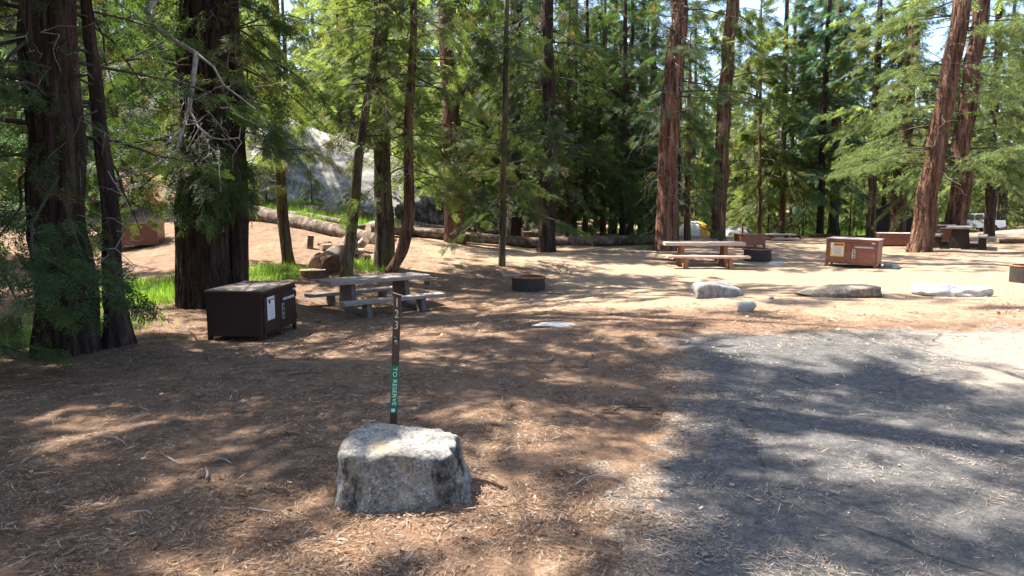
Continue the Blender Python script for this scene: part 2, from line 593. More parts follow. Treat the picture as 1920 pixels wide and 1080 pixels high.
pa += [(-14, 4, -.3), (-16, 12, -.4), (-25, 10, 0), (-10, -12, 0), (10, -12, 0), (14, 3, .05), (18, 10, 0), (22, 16, 0), (30, 24, .1), (40, 40, .2),
       (-35, 30, 2.5), (-40, 55, 5.5), (-20, 60, 5.0), (-14, 46, 3.6), (0, 80, 2.0), (-30, 100, 9), (20, 110, 2.0), (70, 110, 4), (60, 60, 1.5), (-70, 60, 9), (-70, 110, 13), (-70, 0, 2), (70, 0, 1),
       (0, -30, 0), (-60, -30, 1), (60, -30, 0)]
PA = np.array(pa)


def _U(r2):
    return np.where(r2 > 1e-9, .5 * r2 * np.log(r2 + 1e-12), 0)


def _fit():
    n = len(PA)
    d2 = ((PA[:, None, :2] - PA[None, :, :2]) ** 2).sum(-1)
    K = _U(d2) + np.eye(n) * 3.0
    P = np.c_[np.ones(n), PA[:, :2]]
    A = np.zeros((n + 3, n + 3))
    A[:n, :n] = K; A[:n, n:] = P; A[n:, :n] = P.T
    b = np.r_[PA[:, 2], 0, 0, 0]
    return np.linalg.solve(A, b)


_W = _fit()


def terrain(x, y):
    x = np.atleast_1d(np.asarray(x, float)); y = np.atleast_1d(np.asarray(y, float))
    cx = np.clip(x, -70, 70); cy = np.clip(y, -30, 110)
    out = np.empty(len(x))
    for s in range(0, len(x), 20000):
        e = slice(s, s + 20000)
        d2 = (cx[e, None] - PA[None, :, 0]) ** 2 + (cy[e, None] - PA[None, :, 1]) ** 2
        out[e] = _U(d2) @ _W[:-3] + _W[-3] + _W[-2] * cx[e] + _W[-1] * cy[e]
    far = np.maximum(0, np.hypot(x - cx, y - cy))
    out = out + .06 * np.minimum(far, 200)
    out = out + .020 * fbm(x * .8, y * .8, 0, 3, 3) * np.clip((np.hypot(x, y)) / 8, 0, 1.5) + .008 * fbm(x * 4, y * 4, 0, 9, 2)
    db = np.hypot(x + .62, (y - 4.0) * 1.1)
    out = out + .035 * np.exp(-((db - .40) / .14) ** 2)
    return out


def tz(x, y):
    return float(terrain([x], [y])[0])


def gp(px, Y, py=480):
    """ground point seen in photo column px at depth Y"""
    q = at(px, py, Y)
    z = tz(q.x, Y)
    for _ in range(3):
        dep = Y * CP - (z - CAM_Z) * SP      # depth along the view axis
        x = (px - 960) / FPX * dep
        z = tz(x, Y)
    return Vector((x, Y, z))


def axis_lines(fine_a, fine_b, step, lo, hi, grow=1.06):
    mid = list(np.arange(fine_a, fine_b, step))
    up = [mid[-1]]; s = step
    while up[-1] < hi:
        s *= grow; up.append(up[-1] + s)
    dn = [mid[0]]; s = step
    while dn[-1] > lo:
        s *= grow; dn.append(dn[-1] - s)
    return np.array(sorted(set(dn[1:] + mid + up[1:])))


GX = axis_lines(-9, 9, .14, -420, 420, 1.045)
GY = axis_lines(1.5, 18, .14, -120, 650, 1.035)


def road_edge(x, y):
    """signed: >0 inside the paved parking spur"""
    wob = .20 * fbm(x * 1.1, y * 1.1, 0, 21, 3, .6) + .16 * fbm(x * 3.6, y * 3.6, 0, 23, 4, .65)
    left = (x - np.interp(y, [0, 3.1, 4.2, 5.4, 7.0, 8.3, 9.2], [-.1, .40, .62, 1.15, 1.6, 1.75, 2.0]))
    far = (np.interp(x, [1.5, 3, 6, 9, 14, 30], [8.6, 9.3, 9.6, 9.7, 9.7, 9.6]) - y)
    return np.minimum(left, far) + wob


GRASS = [  # centre x, y, rx, ry
]


def grass_spot(px, py, Y, rx, ry, n, hgt):
    q = gp(px, Y, py)
    GRASS.append((q.x, q.y, rx, ry, n, hgt))


grass_spot(285, 555, 15.4, 1.7, 1.6, 5200, .22)
grass_spot(20, 640, 11.2, 1.9, 2.0, 5200, .25)
grass_spot(515, 505, 17.3, .95, .75, 2600, .22)
grass_spot(690, 497, 18.6, .7, .6, 900, .18)
grass_spot(590, 400, 28.0, 4.2, 2.2, 6500, .35)
grass_spot(520, 382, 31.0, 3.4, 2.0, 5000, .4)
grass_spot(660, 425, 26.5, 1.8, 1.2, 2000, .3)
grass_spot(1230, 437, 43, 5.0, 3.5, 5200, .4)
grass_spot(1420, 440, 44, 4.5, 4.0, 4200, .45)
grass_spot(1560, 440, 46, 5.0, 4.0, 4200, .45)
grass_spot(1890, 420, 84, 9, 6.0, 3000, .5)


def zones(x, y):
    """r sand, g grass, b unused"""
    z = np.zeros((len(x), 3))
    n = fbm(x * .35, y * .35, 0, 5, 3)
    s = 1 / (1 + np.exp(-((y - 11.3 + .9 * n) / .7)))                      # beyond the brown belt the sand is bare
    s = s * 1 / (1 + np.exp(-((x - 1.6 + .22 * (y - 11) + .8 * n) / .9)))      # left of that needles again
    s2 = 1 / (1 + np.exp(-((y - 17.5 + n) / 1.2)))                             # behind the tables sand everywhere
    s = np.maximum(s, .62 * s2)
    hill = 1 / (1 + np.exp(-((-x - 3.2 - .06 * y) / 1.2)))
    s = s * (1 - .5 * hill)
    edge = np.clip(1 - np.abs(road_edge(x, y) + .1) / .5, 0, 1) * (x > 0)
    s = np.maximum(s, .22 * edge)
    farr = 1 / (1 + np.exp(-((y - 9.9) / .25))) * (x > 5) * (y < 13)
    s = np.maximum(s, .6 * farr)
    z[:, 0] = s
    g = np.zeros(len(x))
    for gx, gy, rx, ry, _, _ in GRASS:
        d = np.hypot((x - gx) / rx, (y - gy) / ry)
        g = np.maximum(g, np.clip(1.25 - d, 0, 1))
    z[:, 1] = g
    return z


def build_ground():
    X, Y = np.meshgrid(GX, GY)
    x, y = X.ravel(), Y.ravel()
    z = terrain(x, y)
    inside = road_edge(x, y)
    z = z - np.clip((inside - .5) / .3, 0, 1) * .05        # sunk a little under the paving
    nx, ny = len(GX), len(GY)
    i = np.arange(nx * ny).reshape(ny, nx)
    f = np.stack([i[:-1, :-1], i[:-1, 1:], i[1:, 1:], i[1:, :-1]], -1).reshape(-1)
    me = mesh_np('forest_ground', np.c_[x, y, z], f, 4, MATS['forest_floor'], True)
    color_attr(me, 'zone', zones(x, y))
    o = bpy.data.objects.new('forest_ground', me); link(o); o['kind'] = 'structure'
    o['label'] = 'brown needle strewn and sandy forest ground'


build_ground()


def build_road():
    xs = np.concatenate([np.arange(-.6, 9, .07), 9 * 1.06 ** np.arange(0, 22)])
    ys = np.concatenate([-12 + np.arange(0, 12, .5), np.arange(0, 10.6, .07)])
    X, Y = np.meshgrid(xs, ys); x, y = X.ravel(), Y.ravel()
    e = road_edge(x, y) + .08 * fbm(x * 5, y * 5, 0, 33, 3)
    t = np.clip(e / .22, -1, 1)
    z = terrain(x, y) + np.where(t > 0, .012 * t, .09 * t) + .004 * fbm(x * 9, y * 9, 0, 41, 2)
    nx, ny = len(xs), len(ys)
    i = np.arange(nx * ny).reshape(ny, nx)
    f = np.stack([i[:-1, :-1], i[:-1, 1:], i[1:, 1:], i[1:, :-1]], -1).reshape(-1, 4)
    keep = (e.reshape(-1)[f].max(1) > -.35)
    f = f[keep]
    used, inv = np.unique(f.ravel(), return_inverse=True)
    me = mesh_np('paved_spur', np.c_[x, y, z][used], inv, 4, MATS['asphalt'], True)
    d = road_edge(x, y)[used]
    dust_and_sun = np.clip(1 - d / 1.3, 0, 1) * .3
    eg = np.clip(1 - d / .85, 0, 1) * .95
    dust_and_sun = np.maximum(dust_and_sun, np.clip((y[used] - 7.2) / 2.5, 0, 1) * .6)  # far end paler: dust plus sunlight put into the colour
    dust_and_sun = np.maximum(dust_and_sun, np.clip((x[used] - 3.4 + .35 * (6.5 - y[used])) / 1.6, 0, 1) * .85)  # right side painted paler where the sun falls on the paving
    color_attr(me, 'zone', np.c_[dust_and_sun, eg, dust_and_sun * 0])
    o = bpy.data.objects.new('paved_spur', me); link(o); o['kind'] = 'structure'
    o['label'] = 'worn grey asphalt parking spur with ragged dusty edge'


build_road()


def build_far_road():
    # campground road in the distance on the right
    pts = [gp(1380, 36), gp(1560, 38), gp(1740, 44), gp(1900, 50), gp(2100, 54)]
    vs = []; fs = []
    for k in range(len(pts)):
        a = pts[k]
        for t in range(9):
            yy = a.y - 2.6 + t * .7
            vs.append((a.x, yy, tz(a.x, yy) + .03))
    # finer strips along x
    V = []; F = []
    nx = 60
    for i in range(nx + 1):
        s = i / nx * (len(pts) - 1); k = min(int(s), len(pts) - 2); u = s - k
        x = pts[k].x * (1 - u) + pts[k + 1].x * u; yc = pts[k].y * (1 - u) + pts[k + 1].y * u
        for t in range(6):
            yy = yc - 2.2 + t * .9
            V.append((x, yy, tz(x, yy) + .03))
    for i in range(nx):
        for t in range(5):
            a = i * 6 + t
            F.append((a, a + 6, a + 7, a + 1))
    me = bpy.data.meshes.new('campground_road'); me.from_pydata(V, [], F)
    me.materials.append(MATS['asphalt'])
    color_attr(me, 'zone', np.tile([.55, 0, 0], (len(V), 1)))
    o = bpy.data.objects.new('campground_road', me); link(o); o['kind'] = 'structure'


build_far_road()

# ------------------------------------------------------------------ trees: trunks, branches, crowns


def trunk_mesh(pts, rad, sides, mat, seed, flare=.35, ridge=.06, ring=.12, zmax_fine=12.0):
    """tapered trunk along 3-D points with furrowed bark and root flare"""
    P = np.array([tuple(p) for p in pts]); R = np.array(rad, float)
    seg = np.r_[0, np.cumsum(np.linalg.norm(np.diff(P, axis=0), axis=1))]
    s = [0.0]
    while s[-1] < seg[-1]:
        s.append(s[-1] + (ring if P[0, 2] + s[-1] < zmax_fine else 1.2))
    s = np.array(s[:-1] + [seg[-1]])
    # smooth interpolation (several passes of averaging on a fine polyline)
    C = np.stack([np.interp(s, seg, P[:, k]) for k in range(3)], 1)
    r = np.interp(s, seg, R)
    for _ in range(6):
        C[1:-1] = .25 * C[:-2] + .5 * C[1:-1] + .25 * C[2:]
    C[:, 0] += r[0] * .22 * vn3(s * .9, 3.1, 0, seed + 31) * np.clip(s / 2, 0, 1); C[:, 1] += r[0] * .22 * vn3(s * .9, 7.7, 0, seed + 37) * np.clip(s / 2, 0, 1)
    h = s
    th = np.arange(sides) / sides * 2 * np.pi
    H, T = np.meshgrid(h, th, indexing='ij')
    rr = r[:, None] * (1 + 0 * T)
    fl = flare * np.exp(-H / (r[0] * 2.2 + .05))
    lob = .8 + .8 * vn3(np.cos(T) * 2.3 + 5, np.sin(T) * 2.3, H * .3, seed)
    rr = rr * (1 + fl * lob)
    k = max(1.2, r[0] * 15)
    n1 = vn3(np.cos(T) * k, np.sin(T) * k, H * .45, seed + 3)
    wv = .35 * vn3(np.cos(T) * 2, np.sin(T) * 2, H * 1.5, seed + 8)
    n1 = vn3(np.cos(T + wv * .3) * k, np.sin(T + wv * .3) * k, H * .7, seed + 3)
    n2 = vn3(np.cos(T) * k * 2.1, np.sin(T) * k * 2.1, H * 2.2, seed + 5)
    rr = rr * (1 + ridge * (.5 - 1.6 * np.exp(-(n1 / .22) ** 2)) + ridge * .5 * n2) + .02 * r[0] * vn3(T * 0, H * 2, 0, seed)
    V = np.stack([C[:, 0, None] + rr * np.cos(T), C[:, 1, None] + rr * np.sin(T), C[:, 2, None] + 0 * T], -1).reshape(-1, 3)
    n = len(h)
    i = np.arange(n * sides).reshape(n, sides)
    j = np.roll(i, -1, 1)
    F = np.stack([i[:-1], j[:-1], j[1:], i[1:]], -1).reshape(-1)
    return mesh_np('trunk', V, F, 4, mat, True)


def spray_template(kind, seed):
    """unit spray along +x, lying in xy, returns (n,3,3)"""
    r = np.random.default_rng(seed)
    T = []
    def kite(a, d, L, wd, z0=0, zz=0.):
        d = np.array(d) / np.linalg.norm(d); p = np.array([-d[1], d[0], 0])
        a = np.array(a, float); b = a + d * L + np.array([0, 0, zz])
        m = a + d * L * .45 + np.array([0, 0, zz * .4])
        T.append([a, m + p * wd, b]); T.append([a, b, m - p * wd])
    lod = kind.endswith('_lod'); full = kind; kind = kind.replace('_lod', '')
    if kind in ('cedar', 'fir'):
        n = (5 if lod else 7) if kind == 'cedar' else (6 if lod else 8)
        kw_ = .032 if lod else .024
        kite((0, 0, 0), (1, 0, 0), 1.0, .016, 0, -.10)
        for i in range(n):
            t = .10 + .86 * i / n
            for sd in (-1, 1):
                ang = math.radians((46 if kind == 'cedar' else 58) + r.uniform(-12, 12))
                L = (.46 if kind == 'cedar' else .34) * (1 - .72 * t) * r.uniform(.7, 1.2) + .06
                d = np.array([math.cos(ang), sd * math.sin(ang), 0])
                a = np.array([t, 0, -.10 * t * t])
                zz = r.uniform(-.12, .02)
                kite(a, d, L, kw_, 0, zz)
                for q in range(1 if lod else 3):
                    u = r.uniform(.15, .85); s2 = 1 if q % 2 else -1
                    an2 = ang * sd + s2 * math.radians(r.uniform(28, 55))
                    b = a + d * L * u + np.array([0, 0, zz * u])
                    d2 = np.array([math.cos(an2), math.sin(an2), 0])
                    p2 = np.array([-d2[1], d2[0], 0])
                    l2 = L * r.uniform(.3, .55)
                    e = b + d2 * l2 + np.array([0, 0, r.uniform(-.04, .02)])
                    T.append([b - p2 * kw_ * .85, b + p2 * kw_ * .85, e])
    elif kind == 'pine':
        for c in range(4):
            o = np.array([.25 + .25 * c, r.uniform(-.12, .12), r.uniform(-.05, .05)])
            for q in range(11 if lod else 18):
                a = r.uniform(0, 2 * math.pi); e = r.uniform(-.5, 1.35)
                d = np.array([math.sin(e) , math.cos(e) * math.cos(a), math.cos(e) * math.sin(a)])
                L = r.uniform(.20, .34)
                p = np.cross(d, r.normal(size=3)); p /= np.linalg.norm(p) + 1e-9
                T.append([o - p * (.016 if lod else .011), o + p * (.016 if lod else .011), o + d * L])
        T.append([[0, -.012, 0], [0, .012, 0], [1.0, 0, 0]])
    elif kind == 'coarse':
        kite((0, 0, 0), (1, 0, 0), 1.0, .035, 0, -.12)
        for i in range(7):
            t = .10 + .84 * i / 7
            for sd in (-1, 1):
                ang = math.radians(50 + r.uniform(-14, 14))
                kite((t, 0, -.1 * t * t), (math.cos(ang), sd * math.sin(ang), 0), .46 * (1 - .65 * t) * r.uniform(.7, 1.2), .042, 0, r.uniform(-.12, .03))
    return np.array(T, float)


TEMPL = {k: [spray_template(k, s) for s in (1, 2, 3)] for k in ('cedar', 'fir', 'pine', 'coarse', 'cedar_lod', 'fir_lod', 'pine_lod')}


def place_sprays(kind, pos, d, size, rng, up_tilt=.5):
    """pos (n,3), d (n,3) unit-ish, size (n)"""
    n = len(pos)
    if n == 0: return np.zeros((0, 3, 3)), np.zeros(0)
    d = d / np.linalg.norm(d, axis=1, keepdims=True)
    up = np.array([0, 0, 1.0]) + rng.normal(0, up_tilt, (n, 3))
    s = np.cross(up, d); s /= np.linalg.norm(s, axis=1, keepdims=True) + 1e-9
    nn = np.cross(d, s)
    out = []; tint = []
    which = rng.integers(0, 3, n)
    base_t = np.clip(rng.normal(.45, .32, n), 0, 1)
    for w_ in range(3):
        m = np.where(which == w_)[0]
        if not len(m): continue
        T = TEMPL[kind][w_]
        k = len(T)
        v = T.reshape(-1, 3)
        q = (v[None, :, 0, None] * d[m][:, None] + v[None, :, 1, None] * s[m][:, None] + v[None, :, 2, None] * nn[m][:, None]) * size[m][:, None, None] + pos[m][:, None]
        out.append(q.reshape(-1, 3, 3))
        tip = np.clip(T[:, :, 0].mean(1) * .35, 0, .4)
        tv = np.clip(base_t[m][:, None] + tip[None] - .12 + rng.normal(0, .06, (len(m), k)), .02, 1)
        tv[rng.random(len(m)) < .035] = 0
        tint.append(tv.ravel())
    return np.concatenate(out), np.clip(np.concatenate(tint), 0, 1)


def branch_set(rng, axis, z, az, L, phi, droop, kind, spr, per_m, fan=.32, wood=None, t0=.2, gaps=0.0, bad=None):
    """axis(z)->(x,y,r). Returns leaf tris, tints and adds wood tubes"""
    n = len(z)
    A = np.array([axis(q) for q in z])
    ca, sa = np.cos(az), np.sin(az)
    def P(i, t):
        hor = L[i] * t * np.cos(phi[i])
        return np.stack([A[i, 0] + ca[i] * (A[i, 2] * .7 + hor), A[i, 1] + sa[i] * (A[i, 2] * .7 + hor),
                         z[i] + L[i] * (t * np.sin(phi[i]) - droop[i] * t * t)], -1)
    if bad is not None:
        ok = np.ones(n, bool)
        for tt in (.3, .5, .65, .8, .92, 1.05): ok &= ~bad(P(np.arange(n), np.full(n, tt)), rng)
        z, az, L, phi, droop, A = z[ok], az[ok], L[ok], phi[ok], droop[ok], A[ok]
        ca, sa = np.cos(az), np.sin(az)
        n = len(z)
        if n == 0: return np.zeros((0, 3, 3)), np.zeros(0)
    cnt = np.maximum(2, (L * per_m).astype(int))
    if gaps: cnt = np.where(rng.random(n) < gaps, 0, cnt)
    idx = np.repeat(np.arange(n), cnt)
    m = len(idx)
    t = t0 + (1 - t0) * rng.random(m) ** .75
    side = rng.uniform(-1, 1, m)
    p = P(idx, t)
    lat = side * fan * L[idx] * (1.15 - t)
    perp = np.stack([-sa[idx], ca[idx], 0 * ca[idx]], -1)
    p = p + perp * lat[:, None]
    p[:, 2] += -.35 * np.abs(lat) * (.5 + droop[idx]) + rng.normal(0, .05, m)
    a2 = az[idx] + np.sign(side) * np.abs(side) ** .5 * rng.uniform(.35, 1.15, m)
    slope = np.sin(phi[idx]) - 2 * droop[idx] * t - .15 + rng.normal(0, .22, m)
    d = np.stack([np.cos(a2), np.sin(a2), slope], -1)
    size = spr * rng.uniform(.6, 1.25, m) * (1.1 - .35 * t)
    tr, ti = place_sprays(kind, p, d, size, rng)
    if wood is not None:
        ts = np.array([0, .25, .5, .75, 1.0])
        for i in range(n):
            q = P(np.full(5, i), ts)
            q[1:4] += rng.normal(0, .025 * L[i], (3, 3)) * np.array([1, 1, .7])
            r0 = max(.010, .011 * L[i])
            wood.append((q, r0))
    return tr, ti


def wood_mesh(name, wood, mat, sides=4):
    V = []; F = []; b = 0
    for q, r0 in wood:
        q = np.asarray(q); n = len(q)
        d = q[-1] - q[0]; d = d / (np.linalg.norm(d) + 1e-9)
        ref = np.array([0, 0, 1.0]) if abs(d[2]) < .85 else np.array([1.0, 0, 0])
        u = np.cross(d, ref); u /= np.linalg.norm(u) + 1e-9; w_ = np.cross(u, d)
        rs = np.asarray(r0) * np.linspace(1, .3, n) if np.ndim(r0) == 0 else np.asarray(r0)
        th = np.arange(sides) / sides * 2 * np.pi
        ring = (u[None] * np.cos(th)[:, None] + w_[None] * np.sin(th)[:, None])
        V.append((q[:, None] + ring[None] * rs[:, None, None]).reshape(-1, 3))
        i = np.arange(n * sides).reshape(n, sides) + b; j = np.roll(i, -1, 1)
        F.append(np.stack([i[:-1], j[:-1], j[1:], i[1:]], -1).reshape(-1))
        b += n * sides
    return mesh_np(name, np.concatenate(V), np.concatenate(F), 4, mat, True)


def rand_poly(rng, a, b, n=7, wig=.12):
    a = np.array(a, float); b = np.array(b, float)
    t = np.linspace(0, 1, n)[:, None]
    q = a + (b - a) * t
    q[1:-1] += rng.normal(0, wig, (n - 2, 3)) * np.linalg.norm(b - a) * .2
    return q


LEAFMAT = {'fir': 'leaf_fir', 'cedar': 'leaf_cedar', 'pine': 'leaf_pine', 'blue': 'leaf_blue'}


def tree(name, label, pts, Y, w0, w1, H, bark='bark_cedar', leaf='leaf_fir', kind='fir', low=400, L=2.4, per_m=9, nb=5.0, spr=.5,
         phi=.05, droop=.28, seed=1, sides=22, ridge=.06, flare=.35, az=None, dead=0, dead_low=None, group=None, cat='tree', extra=None, topnb=2.2, Ltop=None, fan=.32, gaps=0, top=True, avoid=None):
    """pts: photo pixels up the trunk (base first) in the plane at depth Y"""
    rng = np.random.default_rng(seed * 101 + 5)
    if Y > 30.5 and kind != 'pine': kind = 'coarse'; spr *= 1.05
    elif Y > 21.5: kind += '_lod'
    b = gp(pts[0][0], Y, pts[0][1])
    p3 = [at(x, y, Y) for x, y in pts]
    dz = b.z - p3[0].z
    p3[0] = Vector((p3[0].x, Y, b.z))
    for k in range(1, len(p3)): p3[k] = p3[k] + Vector((0, 0, dz * max(0, 1 - k)))
    mpp = Y / FPX
    zt = p3[-1].z
    if H > zt - b.z:
        dirv = (p3[-1] - p3[-2]).normalized()
        k = (b.z + H - zt) / max(dirv.z, .3)
        # straighten upwards
        p3.append(p3[-1] + Vector((dirv.x * .6, 0, dirv.z)) * k)
    P = np.array([tuple(q) for q in p3])
    zs = P[:, 2]
    fc = math.cos(math.atan((pts[0][0] - 960) / FPX)) * .96       # off-axis cylinders look wider
    r0, r1 = w0 * mpp / 2 * fc, w1 * mpp / 2 * fc
    rad = []
    zv = p3[len(pts) - 1].z
    for q in p3:
        if q.z <= zv + .01: rad.append(r0 + (r1 - r0) * (q.z - b.z) / max(zv - b.z, .1))
        else: rad.append(max(.02, r1 * .12))
    rad = np.array(rad)
    root = empty(name, b, 0, label, cat, group)
    loc = np.array(b)
    Pl = P - loc
    Pl = np.vstack([Pl[0] - np.array([0, 0, .3]), Pl])
    child('trunk', trunk_mesh(Pl, np.r_[rad[0], rad], sides, MATS[bark], seed, flare, ridge, .06 if r0 > .3 else .10 if r0 > .22 else .16), root)
    zl, xl, yl = zs - b.z, P[:, 0] - b.x, P[:, 1] - b.y
    def axis(z):
        return (np.interp(z, zl, xl), np.interp(z, zl, yl), np.interp(z, zl, rad))
    z0 = at(pts[0][0], low, Y).z - b.z
    zvis = 1.7 + 400 / FPX * Y - b.z
    tris = []; tints = []; wood = []
    def bad(p, rg):
        q = p + loc
        dep = q[:, 1] * CP - (q[:, 2] - CAM_Z) * SP
        up_ = q[:, 1] * SP + (q[:, 2] - CAM_Z) * CP
        sx_ = 960 + FPX * q[:, 0] / np.maximum(dep, .1); sy_ = 540 - FPX * up_ / np.maximum(dep, .1)
        r = np.zeros(len(q), bool)
        for (x0, y0, x1, y1, ym, pr) in (avoid or []):
            r |= (sx_ > x0) & (sx_ < x1) & (sy_ > y0) & (sy_ < y1) & (q[:, 1] < ym) & (rg.random(len(q)) < pr)
        return r
    # visible, detailed part
    ztop = min(zvis + (2.6 if Y < 16 else 0), H * .97)
    n = int(max(0, ztop - z0) * nb)
    if n:
        z = rng.uniform(z0, ztop, n)
        a = rng.uniform(0, 2 * np.pi, n) if az is None else rng.choice(np.asarray(az), n) + rng.normal(0, .45, n)
        prof = np.clip((H - z) / max(H - z0, .1), .05, 1) ** .75
        Ls = L * prof * rng.uniform(.55, 1.15, n)
        t, i = branch_set(rng, axis, z, a, Ls, phi + rng.normal(0, .24, n), droop * rng.uniform(.4, 1.6, n), kind, spr, per_m, fan, wood, gaps=gaps, bad=bad if avoid else None)
        tris.append(t); tints.append(i)
    # upper part, above the picture: coarser sprays, still shading the ground
    if top and H > ztop + .5:
        n = int((H - ztop) * topnb)
        z = rng.uniform(ztop, H, n)
        a = rng.uniform(0, 2 * np.pi, n)
        prof = np.clip((H - z) / max(H - z0, .1), .04, 1) ** .75
        Ls = (Ltop or L) * prof * rng.uniform(.6, 1.15, n) + .25
        t, i = branch_set(rng, axis, z, a, Ls, phi + rng.normal(0, .15, n), droop * rng.uniform(.6, 1.3, n), 'coarse', 1.0, 4.5, .36, wood)
        tris.append(t); tints.append(i)
    if extra:
        for (bpts, k_, s_, cnt, fanw) in extra:      # boughs given as pixel polylines with their own depth
            q = np.array([tuple(at(x, y, yy) - b) for x, y, yy in bpts])
            seg = np.r_[0, np.cumsum(np.linalg.norm(np.diff(q, axis=0), axis=1))]
            wood.append((q, .022))
            tt = rng.random(cnt) ** .7 * seg[-1]
            pp = np.stack([np.interp(tt, seg, q[:, k]) for k in range(3)], 1)
            dd = np.stack([np.interp(np.minimum(tt + .2, seg[-1]), seg, q[:, k]) - np.interp(np.maximum(tt - .2, 0), seg, q[:, k]) for k in range(3)], 1)
            dd /= np.linalg.norm(dd, axis=1, keepdims=True) + 1e-9
            lat = np.cross(dd, [0, 0, 1.0])
            sd = rng.uniform(-1, 1, cnt)
            pp = pp + lat * (sd * fanw)[:, None] + np.c_[np.zeros(cnt), np.zeros(cnt), -.3 * np.abs(sd) * fanw + rng.normal(0, .04, cnt)]
            d2 = dd + lat * (np.sign(sd) * rng.uniform(.4, 1.2, cnt))[:, None] + np.c_[np.zeros(cnt), np.zeros(cnt), rng.normal(-.35, .25, cnt)]
            t, i = place_sprays(k_, pp, d2, s_ * rng.uniform(.6, 1.2, cnt), rng)
            tris.append(t); tints.append(i)
    if r0 > .17:
        for _ in range(9):
            zz = rng.uniform(.8, max(1.2, min(zvis, H * .8))); a_ = rng.uniform(0, 6.283)
            x_, y_, r_ = axis(zz); ln = rng.uniform(.12, .5)
            p0 = np.array([x_ + math.cos(a_) * r_ * .8, y_ + math.sin(a_) * r_ * .8, zz])
            wood.append((np.stack([p0, p0 + np.array([math.cos(a_), math.sin(a_), rng.uniform(-.3, .2)]) * (ln + r_ * .3)]), rng.uniform(.018, .035)))
    if tris:
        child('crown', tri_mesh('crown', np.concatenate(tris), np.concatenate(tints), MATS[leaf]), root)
    if wood:
        child('branches', wood_mesh('branches', wood, MATS['twig_bark']), root)
    if dead:
        dw = []
        z1 = at(pts[0][0], dead_low or 420, Y).z - b.z
        for _ in range(dead):
            zz = rng.uniform(z1, min(zvis, H * .9)); a = rng.uniform(0, 6.283)
            x_, y_, r_ = axis(zz)
            Ld = rng.uniform(.5, 1.6)
            e = np.array([x_ + math.cos(a) * Ld * .8, y_ + math.sin(a) * Ld * .8, zz - Ld * rng.uniform(.1, .8)])
            q = rand_poly(rng, (x_, y_, zz), e, 6, .25)
            dw.append((q, .011))
            for _k in range(2):
                i = rng.integers(2, 5)
                dw.append((rand_poly(rng, q[i], q[i] + rng.normal(0, .25, 3) - [0, 0, .15], 4, .3), .006))
        child('dead_branches', wood_mesh('dead_branches', dw, MATS['dead_wood'], 3), root)
    return root


BARE = dict(per_m=7)
# --- left foreground
t1 = tree('cedar_tree', 'massive red-brown cedar trunk at the left edge with drooping dark boughs', [(128, 662), (116, 400), (98, 200), (82, 0)], 9.5, 116, 104, 30,
          'bark_cedar', 'leaf_fir', 'fir', 290, 3.2, 13, 7.0, .42, -.02, .30, 1, 128, .10, .45, topnb=4.6, Ltop=4.7, avoid=[(255, -20, 480, 300, 11.6, .5), (330, 400, 640, 680, 13.5, 1), (60, 520, 330, 700, 9.0, .8)],
          extra=[([(110, 330, 9.2), (60, 420, 8.2), (60, 470, 7.6), (150, 520, 7.2)], 'fir', .34, 90, .55),
                 ([(120, 380, 9.2), (150, 470, 8.4), (180, 540, 7.9), (215, 570, 7.6)], 'fir', .34, 80, .45),
                 ([(-60, 420, 8.8), (0, 500, 8.2), (30, 560, 7.8), (40, 610, 7.6)], 'fir', .36, 60, .5),
                 ([(-80, 560, 8.6), (-20, 640, 8.0), (40, 660, 7.6)], 'fir', .32, 40, .4)], dead=34, dead_low=560)
t1b = tree('cedar_tree', 'slim dark trunk standing against the massive cedar at the left edge', [(222, 648), (207, 400), (187, 200), (158, 0)], 9.9, 46, 22, 14,
           'bark_cedar', 'leaf_fir', 'fir', 290, 2.2, 12, 6.0, .42, .0, .25, 2, 32, .06, 1.3, dead=16, dead_low=520, avoid=[(255, -20, 480, 300, 11.6, .5), (330, 400, 640, 680, 13.5, 1), (60, 520, 330, 700, 9.0, .8)])
t2 = tree('cedar_tree', 'thickest cedar trunk behind the shade-darkened brown food locker', [(385, 574), (386, 300), (383, 0)], 14.2, 100, 88, 14.5,
          'bark_cedar', 'leaf_fir', 'fir', 330, 2.8, 13, 7, .46, -.1, .40, 3, 128, .10, .22, avoid=[(275, 60, 430, 290, 12.2, .6), (330, 410, 640, 680, 14.5, 1)],
          extra=[([(385, 250, 13.6), (400, 300, 12.9), (390, 360, 12.4), (370, 400, 12.2)], 'fir', .40, 110, .75),
                 ([(380, 230, 13.6), (340, 300, 12.8), (345, 370, 12.4)], 'fir', .38, 80, .6),
                 ([(400, 260, 13.5), (450, 320, 13.0), (450, 390, 12.7)], 'fir', .38, 70, .5)], dead=26, dead_low=420)
t2b = tree('cedar_tree', 'straight narrower cedar trunk touching the right side of the thickest cedar', [(447, 562), (443, 300), (430, 0)], 14.7, 42, 36, 19,
           'bark_cedar', 'leaf_cedar', 'cedar', 300, 2.6, 12, 6.0, .46, -.05, .38, 4, 32, .08, .2, dead=14, dead_low=360)

